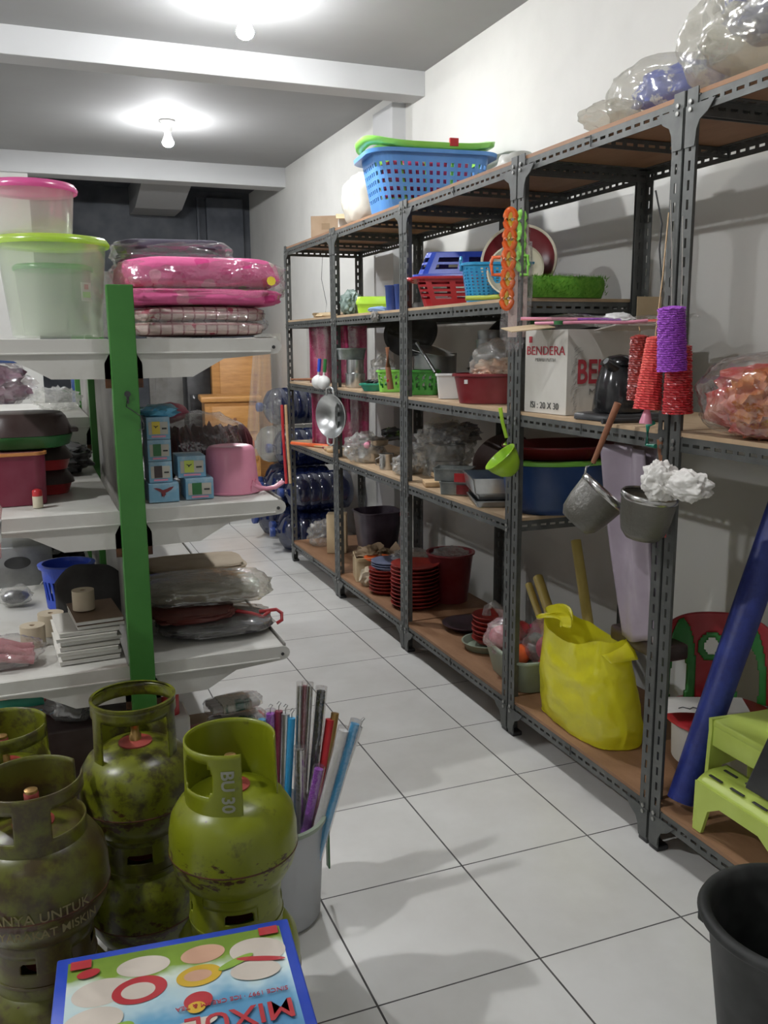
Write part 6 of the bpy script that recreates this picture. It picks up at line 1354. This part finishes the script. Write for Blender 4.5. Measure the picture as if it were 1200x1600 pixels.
P('shelf_knob', B().lathe([(0, 0), (.03, 0), (.03, .02), (.02, .03), (0, .03)], 24, (.10, -.14, .28)), LM, t)
tag(P('black_mat', B().box((0, 0, 0), (.02, .14, .16), bev=.004, rz=.5, rx=.3), 'black', loc=(.60, -.10, S0+.245)), 'black ridged panel leaning over the lime stool at the right edge', 'panel')
t = T('dark_bucket', 'large charcoal plastic bucket on the floor at the right edge', 'bucket', (.315, -.42, 0))
P('wall', B().lathe([(0, .012), (.118, .012), (.122, 0), (.128, 0), (.133, .012), (.165, .262), (.172, .275), (.183, .280), (.187, .288), (.182, .297), (.172, .300), (.163, .296), (.157, .26), (.126, .02), (0, .018)], 72), 'bucketblack', t)
P('rim_line', B().lathe([(.1665, .268), (.174, .272), (.174, .276), (.1665, .274)], 72), 'bucketblack', t)
for s in (1,): P('ear', B().box((-.13, .115, .262), (.014, .02, .03), bev=.004), 'bucketblack', t)

# ================================================================ far end
def gallon(label, loc, rz, mat, cap, tilt=0):
    t = T('water_gallon', label, 'water bottle', loc, 0, 'empty water gallons by the wall', rot=(0, R(-90)+tilt, rz))
    pr = [(0, -.24), (.11, -.24), (.13, -.225), (.134, -.20)]
    for k in range(4): z = -.17+.075*k; pr += [(.134, z), (.127, z+.012), (.134, z+.024)]
    pr += [(.132, .12), (.115, .165), (.07, .195), (.034, .205), (.028, .215), (.028, .24)]
    P('bottle', B().lathe(pr, 32), mat, t)
    P('cap', B().lathe([(0, .262), (.031, .262), (.033, .258), (.033, .228), (.030, .226)], 24), cap, t)
    return t
K['galdark'] = film('dark_blue_bottle', (0.02, 0.035, 0.13), 0.10, 0.7, 0.05, 6, 0.1)
K['galclear'] = film('clear_bottle', (0.75, 0.76, 0.72), 0.12, 0.35, 0.05, 6, 0.1)
pos = []
for iy, y in enumerate((4.22, 4.50, 4.78)):
    for iz in range((2, 3, 4)[iy]): pos.append((.72+.06*((iz+iy) % 2), y, .136+.272*iz))
names = ['near column bottom', 'near column top', 'middle column bottom', 'middle column centre', 'middle column top', 'far column bottom', 'far column second', 'far column third', 'topmost of the stack']
for k, (p, nm_) in enumerate(zip(pos, names)):
    clear = k == 7
    lb = 'clear water gallon with an orange cap in the stack by the cabinets' if clear else f'dark blue water gallon lying on its side, {nm_}'
    gallon(lb, p, .12*((k % 3)-1), 'galclear' if clear else 'galdark', 'orange' if clear else 'dblue')
# the cabinets
FZ = .11
t = T('wood_cabinet', 'orange wood chest with drawers near the far wall', 'cabinet', (.63, 6.22, FZ), -.12)
P('body', B().box((0, 0, .40), (.46, .40, .80), bev=.004), 'woodf', t, smooth=False)
P('top', B().box((0, 0, .83), (.52, .46, .05), bev=.012), 'woodf', t)
for k in range(3):
    d = P('drawer', B().box((0.02, -.205, .16+.25*k), (.38, .02, .22), bev=.004), 'woodf', t)
    P('knob', B().lathe([(0, 0), (.012, 0), (.014, .015), (0, .02)], 12, (.02, -.215, .16+.25*k), rot=Euler((R(90), 0, 0))), 'woodh', d)
t = T('wood_cabinet', 'tall orange wood cupboard standing behind the chest', 'cabinet', (.84, 6.72, 0), -.12)
P('body', B().box((0, 0, .70), (.54, .36, 1.40), bev=.004), 'woodf', t, smooth=False)
P('door', B().box((.03, -.19, .78), (.46, .02, 1.16), bev=.004), 'woodf', t)
t = T('black_speaker', 'black box standing left of the wood cabinets', 'speaker', (.46, 6.86, 0))
P('speaker_body', B().box((0, 0, .60), (.22, .24, 1.2), bev=.01), 'black', t); P('front_panel', B().box((0, -.122, .75), (.17, .01, .4), bev=.004), 'gloss_black', t)
tag(P('low_cabinet', B().box((0, 0, .31), (.52, .3, .62), bev=.005), 'gback', loc=(.12, 6.85, 0)), 'low grey cabinet before the far dark wall', 'cabinet')
# cords
tag(P('cord', B().tube([(0, 0, 0), (-.015, -.01, -.16), (.01, -.02, -.30), (.0, -.02, -.36)], .0016, 5), 'inkblack', loc=(.62, 3.45, 1.92)), 'thin dark cord hanging under the farthest rack top', 'cord')
tag(P('rope_knot', B().blob((0, 0, 0), (.018, .022, .022), .5, 4, 4), 'inkgrey', loc=(.515, 2.36, 1.515)), 'small knotted cord on the shelf edge below the blue cups', 'cord')
